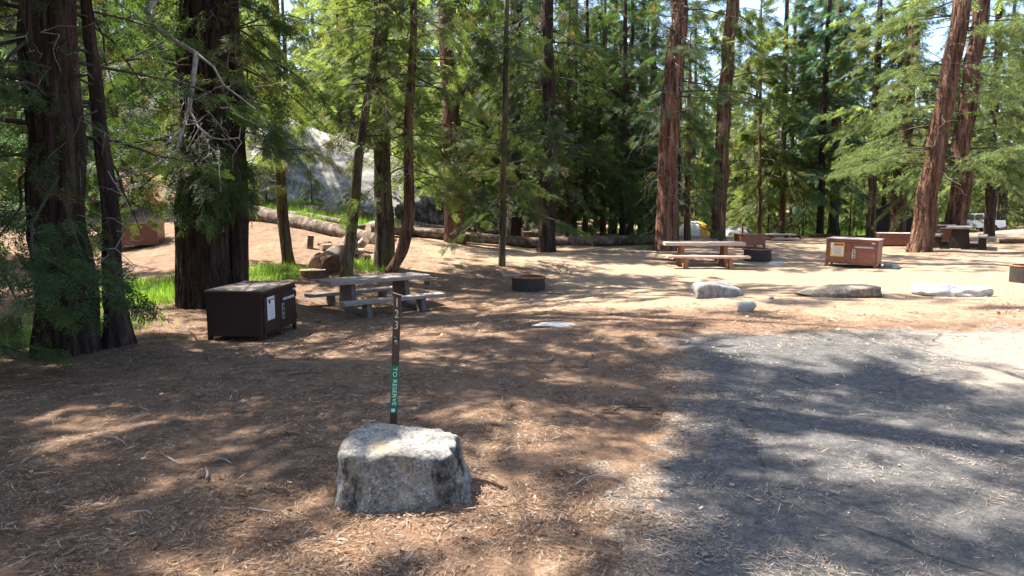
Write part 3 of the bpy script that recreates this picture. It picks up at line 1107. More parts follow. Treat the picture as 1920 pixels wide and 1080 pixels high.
# big pale dead limb hanging in front of the thickest cedar
b2 = t2.location
rng = np.random.default_rng(3)
dl = []
def pxl(lst): return np.array([tuple(at(x, y, yy if yy > 13 else yy - .9) - b2) for x, y, yy in lst])
dl.append((pxl([(395, -40, 13.8), (300, -10, 12.6), (275, 20, 12.2), (290, 50, 12.1), (330, 78, 12.0), (368, 100, 12.0), (362, 150, 11.9), (355, 205, 11.9), (343, 240, 11.8), (330, 285, 11.8)]), np.array([.05, .05, .05, .048, .046, .044, .038, .034, .028, .018])))
dl.append((pxl([(355, 205, 11.9), (372, 238, 11.7), (395, 258, 11.6), (420, 262, 11.5), (450, 258, 11.5)]), np.array([.024, .02, .016, .012, .008])))
dl.append((pxl([(343, 240, 11.8), (310, 270, 11.6), (275, 278, 11.4), (250, 318, 11.3), (195, 345, 11.2)]), np.array([.022, .018, .014, .011, .007])))
dl.append((pxl([(330, 285, 11.8), (280, 315, 11.6), (235, 330, 11.4), (192, 348, 11.3)]), np.array([.018, .014, .011, .007])))
dl.append((pxl([(368, 100, 12.0), (400, 125, 11.9), (420, 160, 11.9), (460, 190, 11.8), (480, 205, 11.8)]), np.array([.024, .018, .015, .012, .008])))
for _ in range(46):
    q0 = pxl([(rng.uniform(260, 480), rng.uniform(150, 330), rng.uniform(11.4, 12.6))])[0]
    e = q0 + rng.normal(0, .38, 3) + [0, 0, -.12]
    dl.append((rand_poly(rng, q0, e, 6, .3), .0075))
child('dead_limb', wood_mesh('dead_limb', dl, MATS['dead_wood'], 6), t2, 'pale bare dead limb with tangled twigs')

# --- slim trees behind the left table
tree('cedar_tree', 'thin curved trunk rising from the green grass patch left of the picnic table', [(541, 493), (528, 400), (522, 300), (517, 200), (514, 0)], 18.6, 23, 16, 10.5,
     'bark_moss', 'leaf_cedar', 'cedar', 345, 2.1, 13, 7, .45, 0, .36, 5, 18, .05, .35, dead=10, dead_low=330, avoid=[(540, 235, 715, 375, 30, .22)])
t4 = tree('cedar_tree', 'thin leaning trunk directly behind the left end of the picnic table', [(648, 523), (662, 410), (671, 310), (678, 250), (700, 120), (712, 0)], 17.2, 25, 10, 21,
     'bark_moss', 'leaf_cedar', 'cedar', 270, 2.0, 12, 6.5, .42, .05, .34, 6, 18, .05, .1, dead=12, dead_low=300, avoid=[(540, 235, 715, 375, 30, .22)])
tree('cedar_tree', 'mossy straight trunk beside the curved trunk behind the picnic table', [(720, 503), (722, 420), (717, 320), (712, 150), (714, 0)], 18.6, 38, 26, 13.5,
     'bark_moss', 'leaf_cedar', 'cedar', 330, 2.2, 12, 6.5, .45, 0, .34, 7, 26, .06, .3, dead=26, dead_low=360, avoid=[(540, 235, 715, 375, 30, .22)])
tree('cedar_tree', 'trunk with a strongly curved pale foot behind the picnic table', [(727, 508), (752, 486), (764, 440), (766, 360), (765, 300), (770, 180), (776, 20), (777, 0)], 18.2, 25, 13, 18,
     'bark_red', 'leaf_cedar', 'cedar', 350, 2.1, 12, 6, .45, .0, .32, 8, 22, .05, .25, dead=14, dead_low=340)
tree('pine_tree', 'straight pine trunk with reddish scaly bark behind the log left of centre', [(853, 458), (849, 330), (841, 120), (838, 0)], 25, 38, 28, 19,
     'bark_red', 'leaf_cedar', 'cedar', 300, 3.0, 12, 7, .55, 0, .34, 9, 32, .06, .18)
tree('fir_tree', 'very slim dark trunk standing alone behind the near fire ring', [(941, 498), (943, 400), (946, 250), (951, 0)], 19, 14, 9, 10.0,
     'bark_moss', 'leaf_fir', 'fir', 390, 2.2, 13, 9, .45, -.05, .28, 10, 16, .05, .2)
tree('cedar_tree', 'dark red trunk right of the slim trunk at the log pile', [(1025, 472), (1026, 300), (1029, 0)], 24.5, 32, 22, 18,
     'bark_cedar', 'leaf_fir', 'fir', 340, 3.2, 13, 9, .55, -.05, .30, 11, 30, .07, .4)
tree('cedar_tree', 'shaded trunk behind the very slim trunk, half hidden by low foliage', [(963, 447), (964, 300), (966, 0)], 29, 26, 20, 16,
     'bark_cedar', 'leaf_fir', 'fir', 395, 2.9, 12, 9, .6, -.05, .30, 12, 22, .06, .25)
tree('cedar_tree', 'tall reddish trunk behind the left end of the pink picnic table', [(1246, 467), (1251, 400), (1258, 220), (1276, 0)], 23.5, 42, 32, 18,
     'bark_red', 'leaf_fir', 'fir', 190, 2.8, 10, 6, .5, -.02, .28, 13, 34, .07, .25, dead=90, dead_low=400)
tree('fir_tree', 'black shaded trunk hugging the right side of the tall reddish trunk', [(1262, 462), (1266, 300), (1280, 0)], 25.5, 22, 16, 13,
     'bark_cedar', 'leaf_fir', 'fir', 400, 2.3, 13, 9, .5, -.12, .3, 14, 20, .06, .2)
tree('pine_tree', 'sunlit orange-red trunk rising beyond the right end of the pink table', [(1346, 448), (1352, 320), (1362, 150), (1374, 0)], 31, 28, 25, 22,
     'bark_red', 'leaf_cedar', 'cedar', 180, 3.0, 11, 6.0, .6, 0, .3, 15, 30, .06, .15)
tree('fir_tree', 'small dark fir between the two tall reddish trunks behind the pink table', [(1289, 450), (1290, 300), (1293, 150)], 27, 14, 8, 8.0,
     'bark_red', 'leaf_fir', 'fir', 418, 1.6, 13, 9, .42, -.1, .28, 16, 14, .05, .2)

# --- the dark stand in the middle
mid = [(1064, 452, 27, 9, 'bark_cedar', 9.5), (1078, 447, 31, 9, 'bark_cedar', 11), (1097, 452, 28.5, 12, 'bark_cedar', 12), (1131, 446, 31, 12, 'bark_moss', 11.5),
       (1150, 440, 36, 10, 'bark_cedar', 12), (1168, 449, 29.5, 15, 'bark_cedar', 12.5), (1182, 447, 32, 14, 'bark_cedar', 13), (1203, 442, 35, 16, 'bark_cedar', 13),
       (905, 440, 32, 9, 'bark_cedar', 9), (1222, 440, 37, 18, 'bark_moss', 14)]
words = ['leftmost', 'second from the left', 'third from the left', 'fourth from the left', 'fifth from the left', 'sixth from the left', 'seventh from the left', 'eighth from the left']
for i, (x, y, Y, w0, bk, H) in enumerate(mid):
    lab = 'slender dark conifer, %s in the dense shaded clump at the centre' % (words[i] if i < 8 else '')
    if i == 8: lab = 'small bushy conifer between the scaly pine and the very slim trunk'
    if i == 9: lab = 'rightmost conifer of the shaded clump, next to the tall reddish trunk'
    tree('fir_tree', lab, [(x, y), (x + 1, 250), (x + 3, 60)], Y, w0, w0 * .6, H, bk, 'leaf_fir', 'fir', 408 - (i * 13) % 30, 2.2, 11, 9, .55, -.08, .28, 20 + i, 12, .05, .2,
         group='young conifers of the shaded clump')

# --- right-hand side
tree('pine_tree', 'thick leaning pine trunk beside the brown food lockers at right', [(1722, 472), (1737, 400), (1762, 250), (1802, 0)], 24, 45, 34, 22,
     'bark_red', 'leaf_pine', 'pine', 345, 3.4, 17, 6.5, .50, .05, .22, 40, 40, .07, .35, dead=30, dead_low=330, az=[2.7, 3.3, 3.7, 2.2, 0, -.6], Ltop=2.4, avoid=[(1590, 345, 1900, 480, 40, 1), (1715, 120, 1800, 480, 24, .7)])
tree('cedar_tree', 'orange-red fibrous trunk just right of the thick leaning pine', [(1788, 452), (1796, 380), (1812, 200), (1842, 0)], 29, 42, 31, 20,
     'bark_red', 'leaf_pine', 'pine', 320, 3.2, 14, 6, .52, 0, .25, 41, 40, .1, .35, dead=16, dead_low=330, az=[0, .5, -.5, 1.2, 3.0], avoid=[(1740, 365, 1930, 480, 40, 1), (1770, 150, 1850, 480, 29, .6)])
rt = [(1424, 450, 36, 8, 12, 'leaf_cedar', 'cedar', 330, 'thin young trunk beyond the right fire ring'),
      (1466, 447, 38, 13, 16, 'leaf_cedar', 'cedar', 350, 'brown trunk beside the parked bicycle'),
      (1482, 445, 42, 9, 14, 'leaf_cedar', 'cedar', 360, 'thin trunk right behind the parked bicycle'),
      (1537, 449, 36, 15, 19, 'leaf_blue', 'fir', 330, 'dark straight trunk left of the brown locker with the yellow notice'),
      (1563, 444, 40, 22, 20, 'leaf_blue', 'fir', 300, 'grey-barked trunk rising behind the brown locker with the yellow notice'),
      (1633, 446, 33, 18, 14, 'leaf_cedar', 'cedar', 300, 'leaning grey trunk at the left end of the shed'),
      (1683, 450, 31, 32, 13, 'leaf_cedar', 'cedar', 290, 'leaning trunk in front of the shed'),
      (1853, 456, 40, 22, 15, 'leaf_cedar', 'cedar', 330, 'dark trunk in front of the white pickup'),
      (1880, 430, 62, 16, 22, 'leaf_fir', 'fir', 330, 'grey trunk at the far right beyond the road')]
tops = {0: 1427, 1: 1474, 2: 1490, 3: 1552, 4: 1573, 5: 1648, 6: 1712, 7: 1872, 8: 1899}
for i, (x, y, Y, w0, H, lf, kd, low, lab) in enumerate(rt):
    tree('cedar_tree' if kd == 'cedar' else 'fir_tree', lab, [(x, y), ((x * 2 + tops[i]) / 3, 300), (tops[i], 60)], Y, w0, w0 * .7, H, 'bark_grey' if i in (4, 5, 8) else 'bark_cedar' if i in (3, 7) else 'bark_red', lf, kd, low,
         3.3, 12, 9, .6, -.02, .30, 50 + i, 16, .06, .25)

# --- the forest behind: a handful of kinds, each tree its own object


def proto_tree(seed, H, L, leaf, kind, bark, low, spr, nb, per_m, r0):
    rng = np.random.default_rng(seed)
    root = bpy.data.objects.new('background_conifer', None)
    pts = np.array([[0, 0, -.4], [0, 0, 0], [rng.normal(0, .1), rng.normal(0, .1), H * .5], [0, 0, H]])
    trunk = bpy.data.objects.new('trunk', trunk_mesh(pts, [r0, r0, r0 * .6, .03], 12, MATS[bark], seed, .3, .05, .5, 0))
    n = int((H - low) * nb)
    z = low + (H - low) * rng.random(n) ** 1.1
    prof = np.clip((H - z) / (H - low), .04, 1) ** .8
    Ls = L * prof * rng.uniform(.55, 1.15, n) + .2
    wood = []
    t, i = branch_set(rng, lambda q: (0, 0, r0 * (1 - q / H)), z, rng.uniform(0, 6.283, n), Ls, rng.normal(0, .15, n) - .05, .28 * rng.uniform(.6, 1.4, n), kind, spr, per_m, .34, wood)
    crown = bpy.data.objects.new('crown', tri_mesh('crown', t, i, MATS[leaf]))
    br = bpy.data.objects.new('branches', wood_mesh('branches', wood, MATS['twig_bark'], 3))
    return root, [trunk, crown, br]


PROTO = [proto_tree(201, 20, 3.2, 'leaf_cedar', 'coarse', 'bark_grey', 3.2, .9, 7.0, 6, .27),
         proto_tree(202, 24, 3.1, 'leaf_fir', 'coarse', 'bark_grey', 4.2, .9, 7.0, 6, .30),
         proto_tree(203, 16, 3.0, 'leaf_cedar', 'coarse', 'bark_cedar', 1.2, .85, 8.0, 6, .18),
         proto_tree(204, 18, 3.0, 'leaf_blue', 'coarse', 'bark_grey', 1.8, .9, 7.5, 6, .24),
         proto_tree(205, 22, 3.2, 'leaf_pine', 'pine_lod', 'bark_red', 5.0, 1.0, 6.0, 4.0, .31),
         proto_tree(206, 6, 1.9, 'leaf_cedar', 'coarse', 'bark_cedar', .35, .6, 11, 7.5, .09)]


def stamp(k, x, y, s, rz, label, group, cat='tree', name='background_conifer'):
    root, parts = PROTO[k]
    r = empty(name, (x, y, tz(x, y)), rz, label, cat, group)
    r.scale = (s, s, s * random.uniform(.92, 1.1))
    for p in parts:
        child(p.name.split('.')[0], p.data, r)
    return r


far_n = 0
rng = np.random.default_rng(77)
placed = []
tries = 0
while far_n < 165 and tries < 6000:
    tries += 1
    Y = 33 + 62 * rng.random() ** 1.25
    px = rng.uniform(-160, 2080)
    q = gp(px, Y)
    if any((q.x - a) ** 2 + (q.y - b_) ** 2 < (2.6 + .02 * Y) ** 2 for a, b_ in placed): continue
    if 470 < px < 860 and Y < 43: continue                      # the granite outcrop
    if 430 < px < 860 and Y < 75 and rng.random() < .45: continue         # thin forest, sky shows
    if abs((q.x + 10) * .49 + (q.y - 37) * .87) < 5.0 and -24 < (q.x + 10) * .87 - (q.y - 37) * .49 < 4: continue   # open ground that lets the sun onto the dome
    if 1440 < px < 1515: continue                                # sky gap
    if px > 1740 and Y < 62: continue                            # road and vehicle
    if 1240 < px < 1740 and Y < 60: continue
    if px > 1740 and Y < 72: continue
    if 1000 < px < 1300 and 38 < Y < 54: continue
    if 900 < px < 1240 and Y > 42 and rng.random() < .5: continue
    if 1280 < px < 1400 and Y < 50: continue
    placed.append((q.x, q.y))
    k = int(rng.choice([0, 1, 2, 3, 4, 5], p=[.22, .24, .2, .12, .14, .08]))
    if px > 1400: k = int(rng.choice([0, 2, 3, 4, 1], p=[.26, .24, .22, .16, .12]))
    stamp(k, q.x, q.y, rng.uniform(.8, 1.25), rng.uniform(0, 6.28), 'distant conifer in the dense forest behind the campground', 'distant forest conifers')
    far_n += 1

# young conifers and bushes filling the lower gaps, seen one by one
yc = [(880, 440, 31, .55, 'young conifer left of the slim dark trunk behind the long log'), (1450, 440, 46, .75, 'young bright conifer beyond the bicycle'), (1510, 440, 45, .7, 'young conifer left of the dark straight trunk'),
      (1600, 440, 44, .8, 'young conifer behind the brown locker with the yellow notice'), (1655, 440, 46, .9, 'young conifer behind the shed roof'),
      (1745, 440, 48, .8, 'young conifer between the two big right-hand trunks'), (1905, 430, 70, 1.5, 'bushy bright conifer at the right edge'), (1835, 430, 72, 1.2, 'young conifer behind the white pickup'),
      (1395, 440, 44, .9, 'young bright conifer beyond the grey tent'), (1320, 440, 50, .8, 'young conifer above the orange tent'), (800, 400, 40, .8, 'young conifer behind the rough slab'),
      (1392, 445, 39, .55, 'low bright conifer right of the sunlit orange-red trunk'), (1440, 445, 40, .6, 'low bright conifer left of the bicycle'), (1505, 445, 39, .5, 'low bright conifer right of the bicycle'),
      (1592, 445, 41, .6, 'low bright conifer just above the locker with yellow notice'), (1615, 445, 45, .85, 'bushy conifer left of the leaning grey trunk'),
      (250, 400, 36, .9, 'young conifer on the slope at left'), (60, 400, 38, 1.0, 'young conifer at the left edge behind the cedar')]
for i, (px, py, Y, s, lab) in enumerate(yc):
    q = gp(px, Y, py)
    stamp(5, q.x, q.y, s, i * 1.3, lab, 'young conifers', name='young_conifer')

# sunlit thicket of young trees behind the right-hand campsites
rng = np.random.default_rng(5)
for i in range(30):
    px = 1290 + i * 21 + rng.uniform(-9, 9); Y = rng.uniform(43, 60)
    if px > 1760: Y += 14
    q = gp(px, Y)
    if rng.random() < .55: stamp(5, q.x, q.y, rng.uniform(.8, 1.5), i * 1.7, 'young conifer in the sunlit thicket behind the right-hand campsites', 'sunlit thicket conifers', name='young_conifer')
    else: stamp(2, q.x, q.y, rng.uniform(.45, .75), i * 1.7, 'young conifer in the sunlit thicket behind the right-hand campsites', 'sunlit thicket conifers', name='young_conifer')
for i, (x, y, k, s, lab) in enumerate([(-16.8, 26.3, 3, .6, 'dark conifer shading the far-left locker'), (-19.5, 22.5, 2, .8, 'conifer at the left edge behind the massive cedar')]):
    stamp(k, x, y, s, i, lab, 'conifers on the left slope')

# trees standing left of and behind the viewer; outside the picture but shading it
off = [(-10.3, 7.2, 0, .9, 'left'), (-12.2, 11.8, 1, .9, 'left'), (-8.8, 4.0, 2, 1.0, 'left'), (-13.5, 8.0, 1, 1.0, 'left'), (-15.5, 14.5, 0, .95, 'left'), (-19, 10, 1, .9, 'left'), (-18, 21, 3, .95, 'left'), (-24, 20, 1, 1.0, 'left'),
       (-5.5, -6.5, 1, .9, 'back'), (2.5, -9, 0, 1.0, 'back'), (9.5, -5.5, 1, 1.0, 'back'), (-11.5, -2.5, 2, 1.1, 'back'), (15, -9, 0, 1.0, 'back'), (-2, -15, 1, 1.0, 'back'),
       (15.5, 2.0, 0, .95, 'right'), (20, 9.5, 1, .9, 'right'), (27, 17, 0, 1.0, 'right'), (24, 3, 3, 1.0, 'right'), (33, 24, 1, 1.0, 'right')]
OFFLAB = {'left': 'conifer just outside the left picture edge shading the foreground', 'back': 'conifer standing behind the viewer', 'right': 'conifer outside the right picture edge'}
for i, (x, y, k, s, sd) in enumerate(off):
    stamp(k, x, y, s, i * 2.1, OFFLAB[sd], 'conifers %s of the picture' % sd)

# ------------------------------------------------------------------ things of the campsite
RZ = lambda a: Matrix.Rotation(a, 3, 'Z')
RX = lambda a: Matrix.Rotation(a, 3, 'X')
RY = lambda a: Matrix.Rotation(a, 3, 'Y')


def text_mesh(txt, size, mat, depth=.0008):
    cu = bpy.data.curves.new('lettering', 'FONT')
    cu.body = txt; cu.size = size; cu.extrude = depth; cu.align_x = 'CENTER'; cu.align_y = 'CENTER'
    cu.resolution_u = 3
    tmp = bpy.data.objects.new('tmp', cu); COL.objects.link(tmp)
    dg = bpy.context.evaluated_depsgraph_get()
    me = bpy.data.meshes.new_from_object(tmp.evaluated_get(dg))
    bpy.data.objects.remove(tmp)
    me.materials.clear(); me.materials.append(MATS[mat])
    return me


def lettering(txt, size, mat, parent, loc, rot, sx=1.0, sy=1.0):
    o = child('lettering', text_mesh(txt, size, mat), parent)
    o.location = loc; o.rotation_euler = rot; o.scale = (sx, sy, 1)
    return o


# ---- food lockers: front is -Y, width along X, origin on the ground at the centre
def locker(label, loc, rz, W=1.40, D=.92, Hh=.84, paint='locker_brown', top='locker_top', notice='paper', tilt=(0, 0), detail=True, legs=.11):
    t = empty('food_locker', loc, rz, label, 'food locker', 'food lockers', rot=(tilt[0], tilt[1], rz))
    lg = legs
    body = MB().box((0, 0, lg + (Hh - lg - .02) / 2), (W, D, Hh - lg - .02)).build('body', MATS[paint], t, .008)
    MB().box((0, -.004, Hh - .012), (W + .035, D + .035, .024)).build('lid', MATS[top], t, .004)
    for sx in (-1, 1):
        for sy in (-1, 1):
            MB().poly([(sx * (W / 2 - .002), sy * (D / 2 - .003), lg + .004), (sx * (W / 2 - .10), sy * (D / 2 - .003), lg + .004), (sx * (W / 2 - .035), sy * (D / 2 - .003), -.03), (sx * (W / 2 + .01), sy * (D / 2 - .003), -.03),
                       (sx * (W / 2 - .002), sy * (D / 2 - .053), lg + .004), (sx * (W / 2 - .10), sy * (D / 2 - .053), lg + .004), (sx * (W / 2 - .035), sy * (D / 2 - .053), -.03), (sx * (W / 2 + .01), sy * (D / 2 - .053), -.03)],
                      [(0, 1, 2, 3), (7, 6, 5, 4), (0, 4, 5, 1), (1, 5, 6, 2), (2, 6, 7, 3), (3, 7, 4, 0)]).build('leg', MATS[paint], t)
    if not detail: return t
    dh = Hh - lg - .15
    for k, cx in enumerate((-W * .235, W * .235)):
        d = MB().box((cx, -D / 2 - .009, lg + .035 + dh / 2), (W * .455, .020, dh)).build('door', MATS[paint], t, .005)
        for hz in (.16, .84):
            MB().tube([((-1 if k == 0 else 1) * W * .4675, -D / 2 - .02, lg + .035 + dh * hz - .05), ((-1 if k == 0 else 1) * W * .4675, -D / 2 - .02, lg + .035 + dh * hz + .05)], .011, 8).build('hinge', MATS[paint], d)
    # latch plate, rain lip, sheets
    MB().box((0, -D / 2 - .030, Hh - .085), (W * .9, .05, .018)).build('rain_lip', MATS[paint], t, .003)
    la = MB().box((.07, -D / 2 - .024, lg + .30), (.10, .012, .26)).build('latch_plate', MATS['steel'], t, .003)
    for q in range(3):
        MB().box((.07, -D / 2 - .032, lg + .22 + q * .08), (.045, .007, .035)).build('latch_slot', MATS['ink'], la)
    lb = MB().box((.33, -D / 2 - .023, lg + .495), (.46, .006, .035)).build('label_strip', MATS['paper'], t)
    for q in range(9):
        MB().box((.13 + q * .05, -D / 2 - .027, lg + .495), (.032, .003, .012)).build('print_mark', MATS['ink'], lb)
    MB().box((.56, -D / 2 - .023, lg + .62), (.09, .006, .04)).build('number_tag', MATS['paper'], t)
    if notice == 'paper_yellow':
        s = MB().box((-.37, -D / 2 - .023, lg + .40), (.36, .006, .40)).build('notice', MATS['paper_yellow'], t)
        MB().box((-.36, -D / 2 - .028, lg + .545), (.30, .004, .055)).build('notice_panel', MATS['ink_red'], s)
        MB().box((-.36, -D / 2 - .028, lg + .37), (.27, .004, .22)).build('notice_panel', MATS['paper'], s)
        MB().prism([(-.55, lg + .60), (-.47, lg + .60), (-.47, lg + .53), (-.51, lg + .50), (-.49, lg + .43), (-.55, lg + .45)], -D / 2 - .034, -D / 2 - .031).build('torn_sheet', MATS['paper'], s)
        for q in range(6):
            MB().box((-.36, -D / 2 - .032, lg + .45 - q * .033), (.23 - .03 * (q % 2), .003, .009)).build('print_line', MATS['ink'], s)
    else:
        s = MB().box((-.40, -D / 2 - .023, lg + .42), (.27, .006, .37)).build('notice', MATS['paper'], t)
        MB().prism([(-.50, lg + .56), (-.44, lg + .57), (-.42, lg + .53), (-.45, lg + .49), (-.49, lg + .51)], -D / 2 - .031, -D / 2 - .028).build('bear_mark', MATS['ink'], s)
        MB().box((-.345, -D / 2 - .029, lg + .555), (.11, .003, .02)).build('print_line', MATS['ink'], s)
        for q in range(7):
            MB().box((-.39, -D / 2 - .029, lg + .45 - q * .032), (.20 - .035 * (q % 3), .003, .005)).build('print_line', MATS['steel'], s)
    return t


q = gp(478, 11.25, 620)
locker('brown steel food locker with shade painted in and white notice beside the near picnic table', (q.x, q.y, q.z), math.radians(86), paint='locker_shaded', top='locker_top', W=1.38, D=.90, Hh=.84)
q = gp(1599, 20.0, 500)
locker('red-brown steel food locker with yellow notice standing in the sun', (q.x, q.y, q.z), math.radians(-36), 1.36, .88, .84, 'locker_brown', 'locker_top_pale', 'paper_yellow', tilt=(0, .02))
q = gp(1678, 26.5, 470)
locker('plain red-brown food locker in front of the shed, half behind the near locker', (q.x, q.y, q.z), math.radians(-20), 1.3, .85, .5, 'locker_brown', 'locker_top_pale', detail=False, legs=.03)
q = gp(1752, 27.5, 462)
locker('brown food locker with white notice half hidden between two big trunks', (q.x, q.y, q.z), math.radians(-25), 1.3, .85, .72, 'locker_brown', 'locker_top_pale')
q = gp(1405, 25.0, 475)
locker('brown food locker right behind the black fire ring', (q.x, q.y, q.z), math.radians(10), .86, .7, .50, 'locker_brown', 'locker_brown', detail=False)
q = gp(262, 24.0, 465)
locker('brown food locker in shade between the two big left-hand cedars', (q.x, q.y, q.z), math.radians(12), 1.45, .9, .86, 'locker_brown', 'locker_brown', detail=False)


# ---- picnic tables: length along X
def picnic_table(label, loc, rz, top, leg, L=2.35, Wt=.78, h=.76, hb=.45, bench_off=.70, thick=.085, bench_w=.28, kind='slab', group='picnic tables'):
    t = empty('picnic_table', loc, rz, label, 'picnic table', group)
    MB().box((0, 0, h - thick / 2), (L, Wt, thick)).build('table_top', MATS[top], t, .012)
    for s in (-1, 1):
        MB().box((0, s * bench_off, hb - .035), (L, bench_w, .07)).build('bench_seat', MATS[top], t, .010)
    for sx in (-1, 1):
        x = sx * L * .27
        MB().prism([(-.34, -.06), (.34, -.06), (.24, h - thick - .002), (-.24, h - thick - .002)], x - .055, x + .055, 'x').build('pedestal', MATS[leg], t, .008)
        MB().box((x, 0, .05), (.10, bench_off * 2 - .25, .09)).build('cross_beam', MATS[leg], t, .006)
        for s in (-1, 1):
            MB().prism([(s * bench_off - .14, -.06), (s * bench_off + .14, -.06), (s * bench_off + .10, hb - .072), (s * bench_off - .10, hb - .072)], x - .055, x + .055, 'x').build('bench_leg', MATS[leg], t, .006)
    return t


q = gp(704, 14.2, 580)
picnic_table('grey concrete picnic table with two benches in shade beside the shade-darkened locker', (q.x, q.y, q.z), math.radians(40), 'concrete_table', 'concrete_leg', 2.3, .72, .66, .31, .80, .08, .28)
q = gp(1316, 20.6, 500)
picnic_table('pinkish picnic table with sunlit top right of centre', (q.x, q.y, q.z), math.radians(-4), 'table_pink', 'table_leg_orange', 2.35, .80, .70, .34, .84, .10, .30)
q = gp(1798, 25.2, 476)
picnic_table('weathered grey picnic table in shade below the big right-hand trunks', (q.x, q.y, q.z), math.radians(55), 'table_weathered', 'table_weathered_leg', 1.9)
q = gp(1462, 30.5, 470)
picnic_table('small low table on the sand beyond the black fire ring', (q.x, q.y, q.z - .12), math.radians(4), 'table_pink', 'table_leg_orange', 1.25, .5, .42, .25, .45, .06, .2)
q = gp(1052, 36, 440)
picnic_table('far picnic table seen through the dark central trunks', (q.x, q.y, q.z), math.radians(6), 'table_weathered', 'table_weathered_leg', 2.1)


# ---- fire rings
def fire_ring(label, loc, R=.41, h=.30, out='iron_black', rz=0, grate=True, tilt=0):
    t = empty('fire_ring', loc, rz, label, 'fire ring', 'fire rings')
    MB().lathe([(R, -.04), (R, h), (R - .016, h), (R - .016, -.04)], 48, True).build('ring_wall', MATS[out], t, smooth=False)
    MB().lathe([(R + .010, h - .012), (R + .012, h + .012), (R - .030, h + .012), (R - .030, h + .002)], 48).build('rim', MATS['iron_rust'], t)
    MB().lathe([(R - .019, h - .015), (R - .021, .02)], 48).build('lining', MATS['iron_rust'], t, smooth=True)
    a = MB()
    prof = [(0.001, .16), (R * .35, .155), (R * .7, .135), (R - .018, .12)]
    a.lathe(prof, 32).build('ash_bed', MATS['ash'], t, smooth=True)
    for k in range(4):
        an = -1.1 + k * .55
        M = RZ(an + math.pi / 2)
        MB().box((math.cos(an - .5) * (R + .002), math.sin(an - .5) * (R + .002), h * .42), (.045, .006, .03), RZ(an - .5 + math.pi / 2)).build('air_hole', MATS['ink'], t)
    if grate:
        f = MB()
        f.tube([(-R - .22, -.20, h + .03), (-R - .22, .20, h + .03), (-R + .22, .20, h + .03), (-R + .22, -.20, h + .03), (-R - .22, -.20, h + .03)], .009, 6)
        gr = f.build('grate_frame', MATS['grate'], t)
        for k in range(8):
            y = -.17 + k * .0485
            MB().tube([(-R - .22, y, h + .032), (-R + .22, y, h + .032)], .006, 5).build('grate_bar', MATS['grate'], gr)
        MB().tube([(-R - .22, 0, h + .03), (-R - .33, .02, h + .06), (-R - .40, .03, h + .055)], .008, 6).build('grate_handle', MATS['iron_black'], gr)
        MB().tube([(-R + .2, .2, h + .02), (-R + .24, .2, .0)], .012, 6).build('grate_pivot', MATS['iron_black'], t)
    return t


q = gp(991, 16.4, 540)
fire_ring('black steel fire ring with rusty rim and swing grate left of centre', (q.x, q.y, q.z), .40, .30)
q = gp(1420, 21.8, 489)
fire_ring('black steel fire ring beside the pink picnic table', (q.x, q.y, q.z), .42, .36, grate=False)
q = gp(1932, 16.0, 529)
fire_ring('rusty fire ring cut off by the right picture edge', (q.x, q.y, q.z), .42, .40, 'iron_black', grate=False)

# ---- campsite number post behind the boulder
q = gp(738, 4.42, 850)
topq = at(745, 552, 4.42); botq = at(738, 790, 4.42)
lean = math.atan2(topq.x - botq.x, topq.z - botq.z)
post = empty('site_post', (botq.x - (botq.z - q.z) * math.tan(lean), 4.42, q.z), 0, 'slim brown post with number 123 and green sticker behind the boulder', 'post', rot=(0, lean, math.radians(6)))
PH = topq.z - q.z
MB().prism([(-.024, -.3), (.024, -.3), (.024, PH - .012), (-.024, PH + .004)], -.024, .024).build('shaft', MATS['post_brown'], post, .003)
MB().poly([(-.029, -.029, PH + .006), (.029, -.029, PH - .010), (.029, .029, PH - .010), (-.029, .029, PH + .006), (-.029, -.029, PH + .012), (.029, -.029, PH - .004), (.029, .029, PH - .004), (-.029, .029, PH + .012)],
          [(0, 3, 2, 1), (4, 5, 6, 7), (0, 1, 5, 4), (1, 2, 6, 5), (2, 3, 7, 6), (3, 0, 4, 7)]).build('cap', MATS['post_brown'], post)
def pz(py): return at(741, py, 4.42).z - q.z
for ch, py in (('1', 567), ('2', 588), ('3', 609)):
    lettering(ch, .078, 'digit_cream', post, (0, -.0255, pz(py)), (math.pi / 2, 0, 0), .75 if ch != '1' else 1.0, 1.0)
# small camper-and-arrow pictogram under the number
ic = MB().box((0, -.0255, pz(637)), (.030, .003, .030)).build('pictogram', MATS['ink'], post)
MB().prism([(-.011, pz(637) - .010), (.011, pz(637) - .010), (0, pz(637) + .008)], -.0285, -.0272).build('pictogram_tent', MATS['digit_cream'], ic)
MB().box((-.007, -.0278, pz(631)), (.006, .0015, .006)).build('pictogram_dot', MATS['digit_cream'], ic)
MB().box((.006, -.0278, pz(643)), (.008, .0015, .004)).build('pictogram_dot', MATS['digit_cream'], ic)
z1, z2 = pz(683), pz(772)
stk = MB().box((0, -.0258, (z1 + z2) / 2), (.046, .003, z1 - z2)).build('green_sticker', MATS['sticker_green'], post)
o = child('lettering', text_mesh('TO RESERVE', .036, 'sticker_text'), post)
wd = max(v.co.x for v in o.data.vertices) - min(v.co.x for v in o.data.vertices)
o.location = (0, -.0282, (z1 + z2) / 2 + .018); o.rotation_euler = (math.pi / 2, math.pi / 2, 0)
o.scale = ((z1 - z2) * .80 / wd, 1.05, 1)
o.parent = post
MB().box((-.004, -.0282, z2 + .018), (.024, .0015, .022)).build('sticker_emblem', MATS['sticker_text'], stk)


